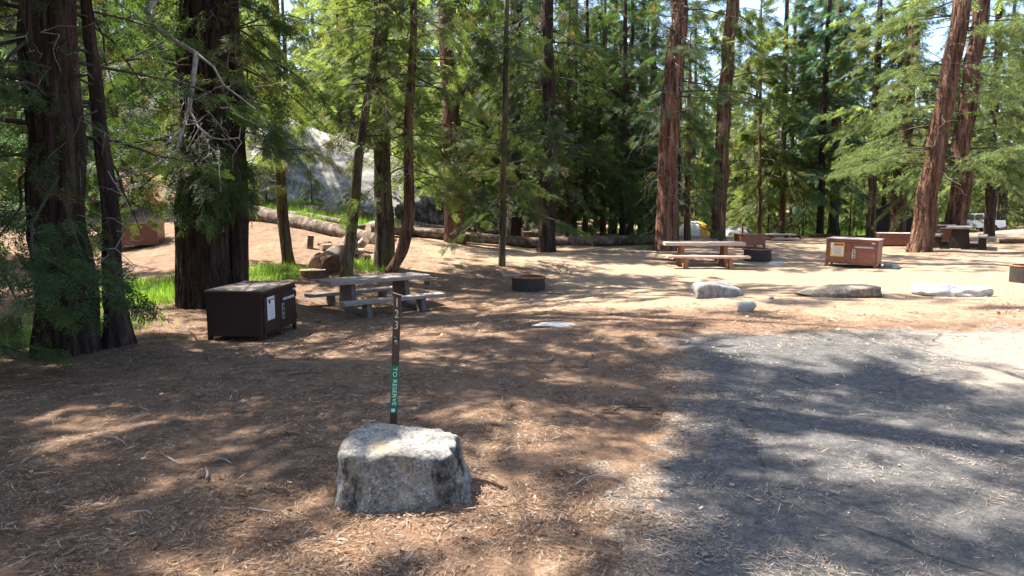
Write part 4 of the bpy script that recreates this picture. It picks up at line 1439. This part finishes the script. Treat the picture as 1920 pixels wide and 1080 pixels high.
# ---- rocks
def rock_mesh(size, seed, mat, planes, sub=4, rough=.05, k=14.0):
    """rounded polyhedron: planes = list of (normal, distance) in unit space"""
    bm = bmesh.new()
    bmesh.ops.create_icosphere(bm, subdivisions=sub, radius=1)
    V = np.array([tuple(v.co) for v in bm.verts])
    Nn = np.array([p[0] for p in planes], float); Nn /= np.linalg.norm(Nn, axis=1, keepdims=True)
    D = np.array([p[1] for p in planes], float)
    dots = np.maximum(V @ Nn.T, 1e-3) / D          # 1/r per plane
    inv = (dots ** k).sum(1) ** (1 / k)
    r = 1 / inv
    P = V * r[:, None]
    n = fbm(P[:, 0] * 2.2 + seed, P[:, 1] * 2.2, P[:, 2] * 2.2, seed, 4, .55)
    P = P * (1 + rough * n)[:, None] * np.array(size)
    for v, p in zip(bm.verts, P): v.co = p
    me = bpy.data.meshes.new('rock')
    bm.to_mesh(me); bm.free()
    for p in me.polygons: p.use_smooth = True
    me.materials.append(MATS[mat])
    return me


def rand_planes(seed, n=11, flat=1.0):
    r = np.random.default_rng(seed)
    pl = []
    for _ in range(n):
        v = r.normal(size=3); v /= np.linalg.norm(v)
        pl.append((v, r.uniform(.72, 1.0)))
    pl += [((0, 0, 1), flat), ((0, 0, -1), .8), ((1, 0, 0), 1), ((-1, 0, 0), 1), ((0, 1, 0), 1), ((0, -1, 0), 1)]
    return pl


def rock(name, label, px, Y, py, size, seed, mat='granite_pale', sink=.35, rz=0, planes=None, sub=4, rough=.06, k=14, group='granite rocks', tilt=(0, 0)):
    q = gp(px, Y, py)
    o = bpy.data.objects.new(name, rock_mesh(size, seed, MATS and mat, planes or rand_planes(seed), sub, rough, k))
    link(o); o.location = (q.x, q.y, q.z + size[2] * (1 - sink * 2) * .5); o.rotation_euler = (tilt[0], tilt[1], rz)
    return props(o, label, 'rock', group)


# foreground boulder: flat sloping top, steep front
bp = [((.07, -.10, 1), .83), ((.22, .05, 1), .86), ((-.06, -1, .10), .84), ((.30, -1, .04), .90), ((-1, -.12, .10), .93), ((-.75, -.75, .06), 1.06), ((1, -.1, .30), .93), ((.9, -.55, .25), 1.0), ((0, 1, .2), .85), ((-.7, .6, .2), .98), ((.7, .6, .2), .98), ((0, 0, -1), .9),
      ((-.9, 0, .8), 1.10), ((.7, -.2, 1), 1.02)]
q = gp(757, 4.02, 930)
ob = bpy.data.objects.new('boulder', rock_mesh((.43, .36, .42), 11, 'granite_boulder', bp, 6, .075, 40))
link(ob); ob.location = (q.x - .005, q.y, q.z + .03); ob.rotation_euler = (0, 0, math.radians(4))
props(ob, 'grey granite boulder with dark streaks in front of the number post', 'rock', 'granite rocks')

rock('rock', 'rounded blue-grey rock in shade at the edge of the sand', 1346, 13.6, 545, (.50, .34, .27), 3, 'granite', .30)
rock('rock', 'small pointed grey stone in front of the rounded rock', 1395, 11.3, 580, (.165, .12, .125), 5, 'granite_pale', .2, .4, sub=3)
rock('rock', 'long low rock with shaded front face right of the rounded rock', 1565, 13.4, 550, (.80, .36, .17), 7, 'granite_brown', .32, .05)
rock('rock', 'wide pale cracked rock lying flat in the sun at right', 1757, 13.5, 545, (.42, .36, .19), 9, 'granite_pale', .3, -.1)
rock('rock', 'pale flat rock touching the cracked rock, further right', 1812, 13.3, 548, (.38, .34, .17), 10, 'granite_pale', .32, .3)
rock('rock', 'flat bluish stone slab sunk in the needles at the centre', 1040, 10.0, 603, (.34, .20, .055), 13, 'granite_pale', .25, .1)
rock('rock', 'low tan rock in front of the black fire ring', 1457, 20.6, 500, (.24, .16, .10), 15, 'granite_pale', .35, sub=3)
rock('rock', 'small white stone right beside the locker with yellow notice', 1664, 19.8, 497, (.12, .10, .08), 17, 'granite_pale', .2, sub=3)
rock('rock', 'small white stone furthest right beside the locker with yellow notice', 1679, 19.6, 499, (.13, .10, .09), 18, 'granite_pale', .2, sub=3)
rock('rock', 'tiny dark pebble behind the small pointed stone', 1445, 13.0, 557, (.06, .05, .04), 19, 'granite', .2, sub=2)
rock('rock', 'tiny dark stone on the mound behind the left picnic table', 801, 16.8, 506, (.07, .06, .06), 20, 'rock_rough', .2, sub=2)
# granite outcrop on the hill
gpz = [((.60, -.22, 1), .58), ((-.9, -.25, .6), .80), ((.1, -1, .62), .66), ((.45, -.75, .9), .62), ((1, 0, .35), .98), ((-.4, 1, .4), .85), ((0, 0, -1), .8), ((-.6, -.8, .5), .82), ((.2, .3, 1), .80)]
rock('granite_outcrop', 'huge smooth pale granite dome on the slope behind the logs', 604, 36.5, 395, (4.7, 4.0, 4.15), 31, 'granite_far', .32, .1, gpz, 6, .055, 20)
rock('granite_outcrop', 'pale granite shelf left of the huge dome', 480, 39, 385, (3.4, 3, 3.2), 33, 'granite_far', .38, .2, None, 4, .06)
rock('granite_outcrop', 'lower pale granite block right of the huge dome', 728, 35, 408, (1.3, 1.3, 1.0), 35, 'granite_far', .34, -.3, None, 4, .08)
rock('rough_slab', 'rough dark-streaked tilted slab behind the curved trunk', 800, 29.5, 430, (1.25, .9, 1.0), 37, 'rock_rough', .25, .3, None, 5, .13)
rock('granite_outcrop', 'mossy block in front of the dome beside the mossy trunk', 690, 30, 400, (.9, .8, .8), 39, 'granite', .3, .3, None, 4, .1)
rock('granite_outcrop', 'low wide granite ledge behind the scaly pine', 850, 37, 420, (2.0, 1.6, .6), 41, 'granite_far', .3, .1, None, 4, .06)


# ---- logs
def log(label, pA, pB, rA, rB, mat='log_bark', seed=1, name='fallen_log', bark_gap=True, sub=None):
    A = Vector(pA); B = Vector(pB); L = (B - A).length
    t = empty(name, A, 0, label, 'log', 'fallen logs')
    ax = (B - A).normalized()
    ref = Vector((0, 0, 1)) if abs(ax.z) < .9 else Vector((1, 0, 0))
    u = ax.cross(ref).normalized(); v = u.cross(ax).normalized()
    ns, sd = max(4, int(L / .18)), 20
    s = np.linspace(0, 1, ns + 1); th = np.arange(sd) / sd * 2 * np.pi
    S, T = np.meshgrid(s, th, indexing='ij')
    r = (rA + (rB - rA) * S) * (1 + .07 * fbm(np.cos(T) * 2, np.sin(T) * 2, S * L * 1.3, seed, 3))
    bow = .02 * L * np.sin(S * 3.0 + seed) * .3
    V = np.array(ax)[None, None] * (S * L)[..., None] + np.array(u)[None, None] * (r * np.cos(T) + bow)[..., None] + np.array(v)[None, None] * (r * np.sin(T))[..., None]
    i = np.arange((ns + 1) * sd).reshape(ns + 1, sd); j = np.roll(i, -1, 1)
    F = np.stack([i[:-1], j[:-1], j[1:], i[1:]], -1).reshape(-1)
    child('bark', mesh_np('bark', V.reshape(-1, 3), F, 4, MATS[mat], True), t)
    for e in (0, ns):
        ring = V[e]; c = ring.mean(0)
        me = bpy.data.meshes.new('cut_end')
        me.from_pydata([tuple(x) for x in ring] + [tuple(c)], [], [(k, (k + 1) % sd, sd) for k in range(sd)])
        me.materials.append(MATS['log_cut'] if sub is None else MATS[sub])
        child('cut_end', me, t)
    return t


def P3(px, Y, dz, py=450):
    q = gp(px, Y, py); return (q.x, q.y, q.z + dz)


log('long fallen log lying down the slope behind the slim trees', P3(455, 26.5, .35), P3(705, 22.2, .12), .30, .22, seed=2)
log('pale fallen log higher up the slope below the dome', P3(490, 31, .3), P3(655, 27.5, .2), .22, .16, 'log_bark', 3)
log('short cut log pointing at the viewer left of the leaning trunk', P3(655, 20.6, .25), P3(612, 17.8, .22), .26, .27, seed=4)
t = log('low sawn stump piece in the grass in front of the short cut log', P3(586, 17.3, -.05), P3(586, 17.3, .14), .36, .34, 'log_rot', 5, 'stump')
q = at(602, 497, 17.7)
log('hollow rotten log end with rusty heartwood beside the sawn stump piece', P3(600, 18.1, .12), P3(622, 17.6, .18), .30, .26, 'log_rot', 6, sub='log_rot')
log('long pale log lying behind the scaly pine and the slim dark trunk', P3(772, 25.6, .16), P3(1012, 25.6, .17), .17, .20, seed=7)
log('long shaded log under the dark central clump', P3(1035, 26.5, .17), P3(1232, 26.0, .17), .20, .18, seed=8)
log('short log end lying against the rough slab', P3(690, 24.0, .2), P3(835, 26.8, .16), .17, .16, seed=9)
for k, (x, Y, a, b, ln, lab) in enumerate([(581, 20.7, .1, .9, .42, 'upright split firewood round left of the cut log'), (602, 20.4, .1, 0, .34, 'short firewood piece lying flat beside the upright round'), (618, 21.0, .1, 0, .5, 'longer firewood piece lying near the cut log'),
                                 (683, 20.2, .12, 0, .32, 'round firewood block right of the leaning trunk'), (690, 19.4, .12, 0, .26, 'nearest firewood block right of the leaning trunk'), (672, 20.8, .13, .4, .4, 'tilted firewood block behind the others right of the leaning trunk')]):
    A = Vector(P3(x, Y, .10)); an = k * 1.1
    d = Vector((math.cos(an) * (1 - b), math.sin(an) * .6 * (1 - b), b)).normalized() * ln
    if b > .5: A.z -= .12
    log(lab, A, A + d, a, a * .95, 'log_cut' if k % 2 else 'log_bark', 20 + k, 'firewood')
log('dark sawn round standing on the long pale log', P3(988, 27, .2), P3(988, 27, .5), .22, .22, 'log_rot', 31, 'stump')

# jumble of old timber and stones on the slope
for k, (x0, Y0, x1, Y1, r_, lab) in enumerate([(560, 27.5, 640, 25.6, .12, 'thin weathered log between the two long logs on the slope'), (660, 24.6, 770, 27.6, .14, 'weathered log leaning towards the rough slab'), (700, 27.6, 800, 26.6, .10, 'thin pale pole in front of the rough slab'),
                                               (730, 28.8, 850, 28.2, .15, 'bleached log behind the rough slab'), (480, 29.2, 560, 30.4, .13, 'bleached log at the top of the grassy slope'), (690, 23.4, 742, 22.6, .09, 'short pole right of the firewood blocks')]):
    log(lab, P3(x0, Y0, r_ * .8), P3(x1, Y1, r_ * 1.3), r_, r_ * .8, 'log_bark', 80 + k)
for k, (x, Y, sx, lab) in enumerate([(640, 27.2, .35, 'stone in the grass below the dome'), (705, 26.2, .42, 'stone beside the mossy trunk on the slope'), (745, 25.6, .3, 'stone behind the curved trunk'), (670, 29.0, .55, 'stone at the foot of the dome'), (775, 27.4, .36, 'stone left of the rough slab'), (545, 27.6, .3, 'stone above the long fallen log'), (620, 30.5, .5, 'stone under the dome, higher in the grass'), (828, 27.4, .33, 'stone right of the rough slab')]):
    rock('rock', lab, x, Y, 430, (sx, sx * .8, sx * .62), 90 + k, 'granite_far' if k % 2 else 'granite_brown', .3, k, sub=3)
for k, (x, Y, sc_, lab) in enumerate([(500, 29.8, .40, 'small bushy conifer seedling left end of the grassy slope'), (585, 29.3, .34, 'small conifer seedling in the middle of the grassy slope'), (665, 27.9, .38, 'small conifer seedling right of the grassy slope'), (735, 30.4, .36, 'small conifer beside the mossy block'), (815, 32.5, .5, 'small conifer behind the rough slab at left'), (890, 27.6, .42, 'small light conifer left of the very slim trunk')]):
    q = gp(x, Y, 430); stamp(5, q.x, q.y, sc_, k * 1.1, lab, 'conifer seedlings on the slope', name='conifer_seedling')

# ---- shed
q = gp(1676, 38, 446)
sh = empty('shed', (q.x, q.y, q.z), math.radians(-30), 'small dark wooden shed with shingled gable roof behind the lockers', 'shed')
W_, D_, h_ = 2.7, 3.0, 1.25
MB().prism([(-W_ / 2, -.2), (W_ / 2, -.2), (W_ / 2, h_), (0, h_ + .72), (-W_ / 2, h_)], -D_ / 2, D_ / 2).build('wall', MATS['shed_wall'], sh)
for k in range(9):
    MB().box((-W_ / 2 + .12 + k * .245, -D_ / 2 - .012, h_ / 2), (.22, .02, h_)).build('wall_board', MATS['shed_wall'], sh)
for k in range(10):
    MB().box((W_ / 2 + .012, -D_ / 2 + .13 + k * .26, h_ / 2), (.02, .24, h_)).build('wall_board', MATS['shed_side'], sh)
dd_ = MB().box((W_ / 2 + .03, -.5, .45), (.02, .6, .9)).build('doorway', MATS['ink'], sh)
for s in (-1, 1):
    ang = math.atan2(.72, W_ / 2)
    ln = math.hypot(.72, W_ / 2) + .3
    for k in range(7):
        u = (k + .5) / 7 * ln
        x = s * math.cos(ang) * u; z = h_ + .72 + .05 - math.sin(ang) * u + .012 * k % .02
        MB().box((x, 0, z), (ln / 7 * 1.15, D_ + .5, .03), RY(s * (ang - .06))).build('shingle_course', MATS['shingle'], sh)

# ---- pickup truck far right
q = gp(1816, 60, 441)
tk = empty('pickup_truck', (q.x, q.y, q.z), math.radians(-12), 'white pickup truck parked beyond the big right-hand trunks', 'truck')
body = [(-2.4, .45), (-2.35, .95), (-1.2, 1.08), (-.55, 1.62), (.75, 1.66), (.95, 1.1), (2.45, 1.08), (2.5, .5), (2.1, .42), (-2.0, .40)]
MB().prism(body, -.88, .88).build('body', MATS['car_white'], tk, .05)
for s in (-1, 1):
    MB().prism([(-1.0, 1.1), (-.5, 1.54), (-.02, 1.56), (-.02, 1.1)], s * .885, s * .892).build('window', MATS['car_glass'], tk)
    MB().prism([(.06, 1.1), (.06, 1.56), (.66, 1.57), (.80, 1.12)], s * .885, s * .892).build('window', MATS['car_glass'], tk)
    MB().box((-.95, s * .98, 1.12), (.12, .2, .16)).build('mirror', MATS['rubber'], tk, .02)
    for x in (-1.5, 1.5):
        vs = MB().lathe([(.20, -.11), (.36, -.11), (.38, -.06), (.38, .06), (.36, .11), (.20, .11)], 24)
        o = vs.build('wheel', MATS['rubber'], tk, smooth=False); o.rotation_euler = (math.pi / 2, 0, 0); o.location = (x, s * .80, .36)
        r_ = MB().lathe([(.001, -.07), (.20, -.10), (.20, .10), (.001, .07)], 20).build('rim', MATS['steel'], o)
MB().poly([(-1.19, -.78, 1.10), (-1.19, .78, 1.10), (-.60, .74, 1.60), (-.60, -.74, 1.60)], [(0, 1, 2, 3)]).build('windscreen', MATS['car_glass'], tk).location = (-.04, 0, .03)
MB().box((2.50, 0, .62), (.10, 1.7, .16)).build('bumper', MATS['steel'], tk, .02)
MB().box((-2.42, 0, .55), (.12, 1.75, .2)).build('bumper', MATS['steel'], tk, .02)
MB().box((1.6, 0, 1.10), (1.6, 1.5, .06)).build('bed_cover', MATS['rubber'], tk, .01)


# ---- tents
def tent(label, loc, rz, sx, sy, h, m1, m2):
    t = empty('tent', loc, rz, label, 'tent', 'tents')
    for half, m in ((-1, m1), (1, m2)):
        V = []; F = []
        nu, nv = 10, 8
        for i in range(nu + 1):
            u = i / nu
            for j in range(nv + 1):
                a = math.pi * j / nv
                prof = math.sin(min(1, (1 - u) * 1.15) * math.pi / 2) ** .8
                V.append((half * u * sx / 2, math.cos(a) * sy / 2 * (.35 + .65 * prof), math.sin(a) * h * prof - .02))
        for i in range(nu):
            for j in range(nv):
                p = i * (nv + 1) + j
                F.append((p, p + 1, p + nv + 2, p + nv + 1))
        me = bpy.data.meshes.new('tent_panel'); me.from_pydata(V, [], F); me.materials.append(MATS[m])
        for p in me.polygons: p.use_smooth = True
        child('tent_panel', me, t)
    for s in (-1, 1):
        pts = [(s * .03 + math.sin(k / 10 * math.pi) * 0, math.cos(k / 10 * math.pi) * sy / 2, math.sin(k / 10 * math.pi) * h + .01) for k in range(11)]
        MB().tube(pts, .012, 6).build('tent_pole', MATS['steel'], t)
    return t


q = gp(1303, 38, 446); tent('white and orange dome tent beyond the pink table', (q.x, q.y, q.z), .1, 2.3, 1.7, .80, 'tent_white', 'tent_orange')
q = gp(1382, 40, 448); tent('grey dome tent beyond the right end of the pink table', (q.x, q.y, q.z), -.2, 2.3, 1.8, .62, 'tent_grey', 'tent_grey')

# ---- bicycle
q = gp(1470, 36.5, 447)
bk = empty('bicycle', (q.x, q.y, q.z), .1, 'dark bicycle standing by the slim trunks beyond the road edge', 'bicycle', rot=(.08, 0, .15))
for x in (-.52, .52):
    V = MB()
    pts = [(x + .33 * math.cos(a), 0, .35 + .33 * math.sin(a)) for a in np.linspace(0, 2 * math.pi, 29)]
    wh = V.tube(pts, .022, 6, False).build('wheel', MATS['rubber'], bk)
    for k in range(8):
        a = k * math.pi / 8
        MB().tube([(x + .31 * math.cos(a), 0, .35 + .31 * math.sin(a)), (x - .31 * math.cos(a), 0, .35 - .31 * math.sin(a))], .003, 3).build('spoke', MATS['steel'], wh)
fr = MB()
bb, st_, hd, rw, fw = (-.05, 0, .32), (-.20, 0, .82), (.33, 0, .80), (-.52, 0, .35), (.52, 0, .35)
for a, b in ((bb, st_), (st_, hd), (bb, (.36, 0, .70)), (bb, rw), (rw, (-.17, 0, .72)), ((.31, 0, .86), fw)): fr.tube([a, b], .018, 8)
fr.build('frame', MATS['iron_black'], bk)
MB().tube([(.29, -.28, .96), (.31, 0, .92), (.29, .28, .96)], .013, 8).build('handlebar', MATS['iron_black'], bk)
MB().tube([(.31, 0, .86), (.31, 0, .93)], .014, 8).build('stem', MATS['iron_black'], bk)
MB().prism([(-.34, .90), (-.34, .95), (-.05, .93), (-.05, .91)], -.06, .06).build('saddle', MATS['rubber'], bk, .02)
MB().tube([(-.20, 0, .8), (-.22, 0, .92)], .013, 8).build('seat_post', MATS['steel'], bk)

# ---- kerb logs / edging by the far road
for k, (x0, x1, Y, lab) in enumerate([(1435, 1500, 34.5, 'low dark timber edging beside the bicycle'), (1515, 1560, 35, 'low dark timber edging left of the locker with yellow notice'), (1870, 1925, 27, 'low dark timber edging at the right picture edge')]):
    log(lab, P3(x0, Y, .08), P3(x1, Y, .08), .11, .11, 'log_rot', 60 + k, 'timber_edging')


# ---- twigs and sticks lying about near the viewer
def stick(label, pts, r, mat='dead_wood'):
    P = []
    for px, Y in pts:
        q = gp(px, Y, 900); P.append((q.x, q.y, q.z + r + .014))
    o = MB().tube(P, [r * (1 - .5 * k / len(P)) for k in range(len(P))], 6).build('twig', MATS[mat], None, smooth=True)
    return props(o, label, 'twig', 'fallen twigs')


def yg(py): return 1.7 * FPX / (py - 385)
stick('curved bare twig on the ground right of the boulder', [(1078, yg(915)), (1095, yg(902)), (1120, yg(896)), (1150, yg(900)), (1168, yg(908))], .006)
stick('dark forked twig on the ground left of the asphalt', [(1152, yg(775)), (1160, yg(768)), (1185, yg(767)), (1222, yg(771))], .008, 'twig_bark')
stick('short pale bent twig, middle of the needle floor left of the boulder', [(388, yg(905)), (390, yg(895)), (386, yg(885))], .010)
stick('short wavy twig just above the pale bent twig left of the boulder', [(398, yg(874)), (412, yg(868)), (424, yg(870)), (434, yg(876))], .006)
stick('long thin pinkish twig on the sunlit needles at left', [(192, yg(823)), (215, yg(827)), (230, yg(833)), (238, yg(841))], .006)
stick('thin straight twig between the boulder and the pale bent twig', [(312, yg(866)), (328, yg(874)), (344, yg(880))], .006)
stick('twig lying beside the near fire ring', [(1025, 15.6), (1035, 15.5), (1052, 15.4)], .012, 'twig_bark')
stick('small twig on the asphalt', [(1465, yg(918)), (1478, yg(921)), (1488, yg(922))], .005, 'twig_bark')
stick('twig at the bottom edge left of the boulder base', [(758, yg(1072)), (772, yg(1058)), (778, yg(1046))], .006)
stick('bent twig at the lower left on the needles', [(250, yg(975)), (275, yg(972)), (285, yg(978))], .006)
stick('straight stick near the bottom left corner', [(466, yg(962)), (500, yg(966)), (512, yg(968))], .005)


# ---- needle litter, chips, cones: far too many to count
def litter():
    rng = np.random.default_rng(99)
    n = 330000
    Y = 2.3 * (17 / 2.3) ** (rng.random(n) ** 1.0)
    u = rng.uniform(-.86, .86, n)
    x = u * (Y + .3)
    e = road_edge(x, Y)
    keep = (e < 0) | (rng.random(n) < np.where(e < .5, .7, np.where(e < 1.3, .42, .22)))
    zr = zones(x, Y)
    keep &= (rng.random(n) > zr[:, 0] * .75)
    clump = fbm(x * 2.3, Y * 2.3, 0, 51, 5, .6)
    keep &= rng.random(n) < np.clip(.5 + 1.1 * clump, .10, 1)
    x, Y, e = x[keep], Y[keep], e[keep]
    n = len(x)
    z = terrain(x, Y) + np.where(e > 0, .014, .004)
    typ = rng.random(n)
    needle = typ < .76
    chip = (typ >= .76) & (typ < .968)
    L = np.where(needle, rng.uniform(.03, .085, n), np.where(chip, rng.uniform(.006, .022, n) * np.where(rng.random(n) < .06, 2.6, 1), rng.uniform(.05, .16, n)))
    wd = np.where(needle, rng.uniform(.0010, .0020, n), np.where(chip, L * rng.uniform(.2, .45, n), rng.uniform(.0018, .0035, n)))
    sc = np.clip(Y / 5.0, 1, 2.4)            # sparser but larger bits further off
    wd *= sc; L *= np.sqrt(sc)
    a = 3.6 * fbm(x * 1.4, Y * 1.4, 0, 71, 3) + rng.normal(0, .75, n)
    d = np.stack([np.cos(a), np.sin(a), rng.normal(0, .16, n)], -1); p = np.stack([-np.sin(a), np.cos(a), rng.normal(0, .3, n)], -1)
    c = np.stack([x, Y, z + rng.uniform(0, .014, n)], -1)
    A = c - d * L[:, None] / 2; B = c + d * L[:, None] / 2; M1 = c + p * wd[:, None]; M2 = c - p * wd[:, None]
    V = np.stack([A, M2, B, M1], 1).reshape(-1, 3)
    pal = np.array([(.32, .21, .13), (.21, .12, .07), (.42, .31, .21), (.12, .07, .045), (.48, .41, .33), (.27, .14, .075), (.36, .32, .28), (.07, .045, .03)])
    ci = rng.choice(len(pal), n, p=[.17, .22, .10, .19, .06, .14, .04, .08])
    col = pal[ci] * rng.uniform(.7, 1.2, (n, 1))
    pale = chip & (col.max(1) > .3) & (rng.random(n) < .6)
    col[pale] *= .5
    onr = e > .15
    col[onr] = col[onr] * .6 + .4 * np.array([.40, .37, .33])
    me = mesh_np('needle_litter', V, np.arange(4 * n), 4, MATS['litter'])
    color_attr(me, 'col', np.repeat(col, 4, 0))
    o = bpy.data.objects.new('needle_litter', me); link(o)
    props(o, 'fallen brown needles, bark chips and twigs covering the ground', 'litter', kind='stuff')


litter()


def grass():
    rng = np.random.default_rng(123)
    Vs = []; ts = []
    for gx, gy, rx, ry, n, hg in GRASS:
        r = np.sqrt(rng.random(n)) * (1 + .15 * rng.normal(size=n)); a = rng.uniform(0, 6.283, n)
        x = gx + rx * r * np.cos(a); y = gy + ry * r * np.sin(a)
        k = rng.random(n) < np.clip(.75 + .7 * fbm(x * 1.1, y * 1.1, 0, 61, 3), .05, 1)
        x, y = x[k], y[k]; m = len(x)
        z = terrain(x, y)
        h = hg * rng.uniform(.45, 1.2, m)
        an = rng.uniform(0, 6.283, m); wdt = .005 + .00035 * gy * rng.uniform(.6, 1.3, m)
        bend = rng.normal(0, .35, (m, 2)) * h[:, None]
        A = np.stack([x - np.cos(an) * wdt, y - np.sin(an) * wdt, z - .01], -1)
        B = np.stack([x + np.cos(an) * wdt, y + np.sin(an) * wdt, z - .01], -1)
        C = np.stack([x + bend[:, 0], y + bend[:, 1], z + h], -1)
        Vs.append(np.stack([A, B, C], 1)); ts.append(np.clip(rng.normal(.5, .25, m), 0, 1))
    me = tri_mesh('grass', np.concatenate(Vs), np.concatenate(ts), MATS['grass_blade'])
    o = bpy.data.objects.new('grass', me); link(o)
    props(o, 'bright green grass growing in patches on the forest floor', 'grass', kind='stuff')


grass()
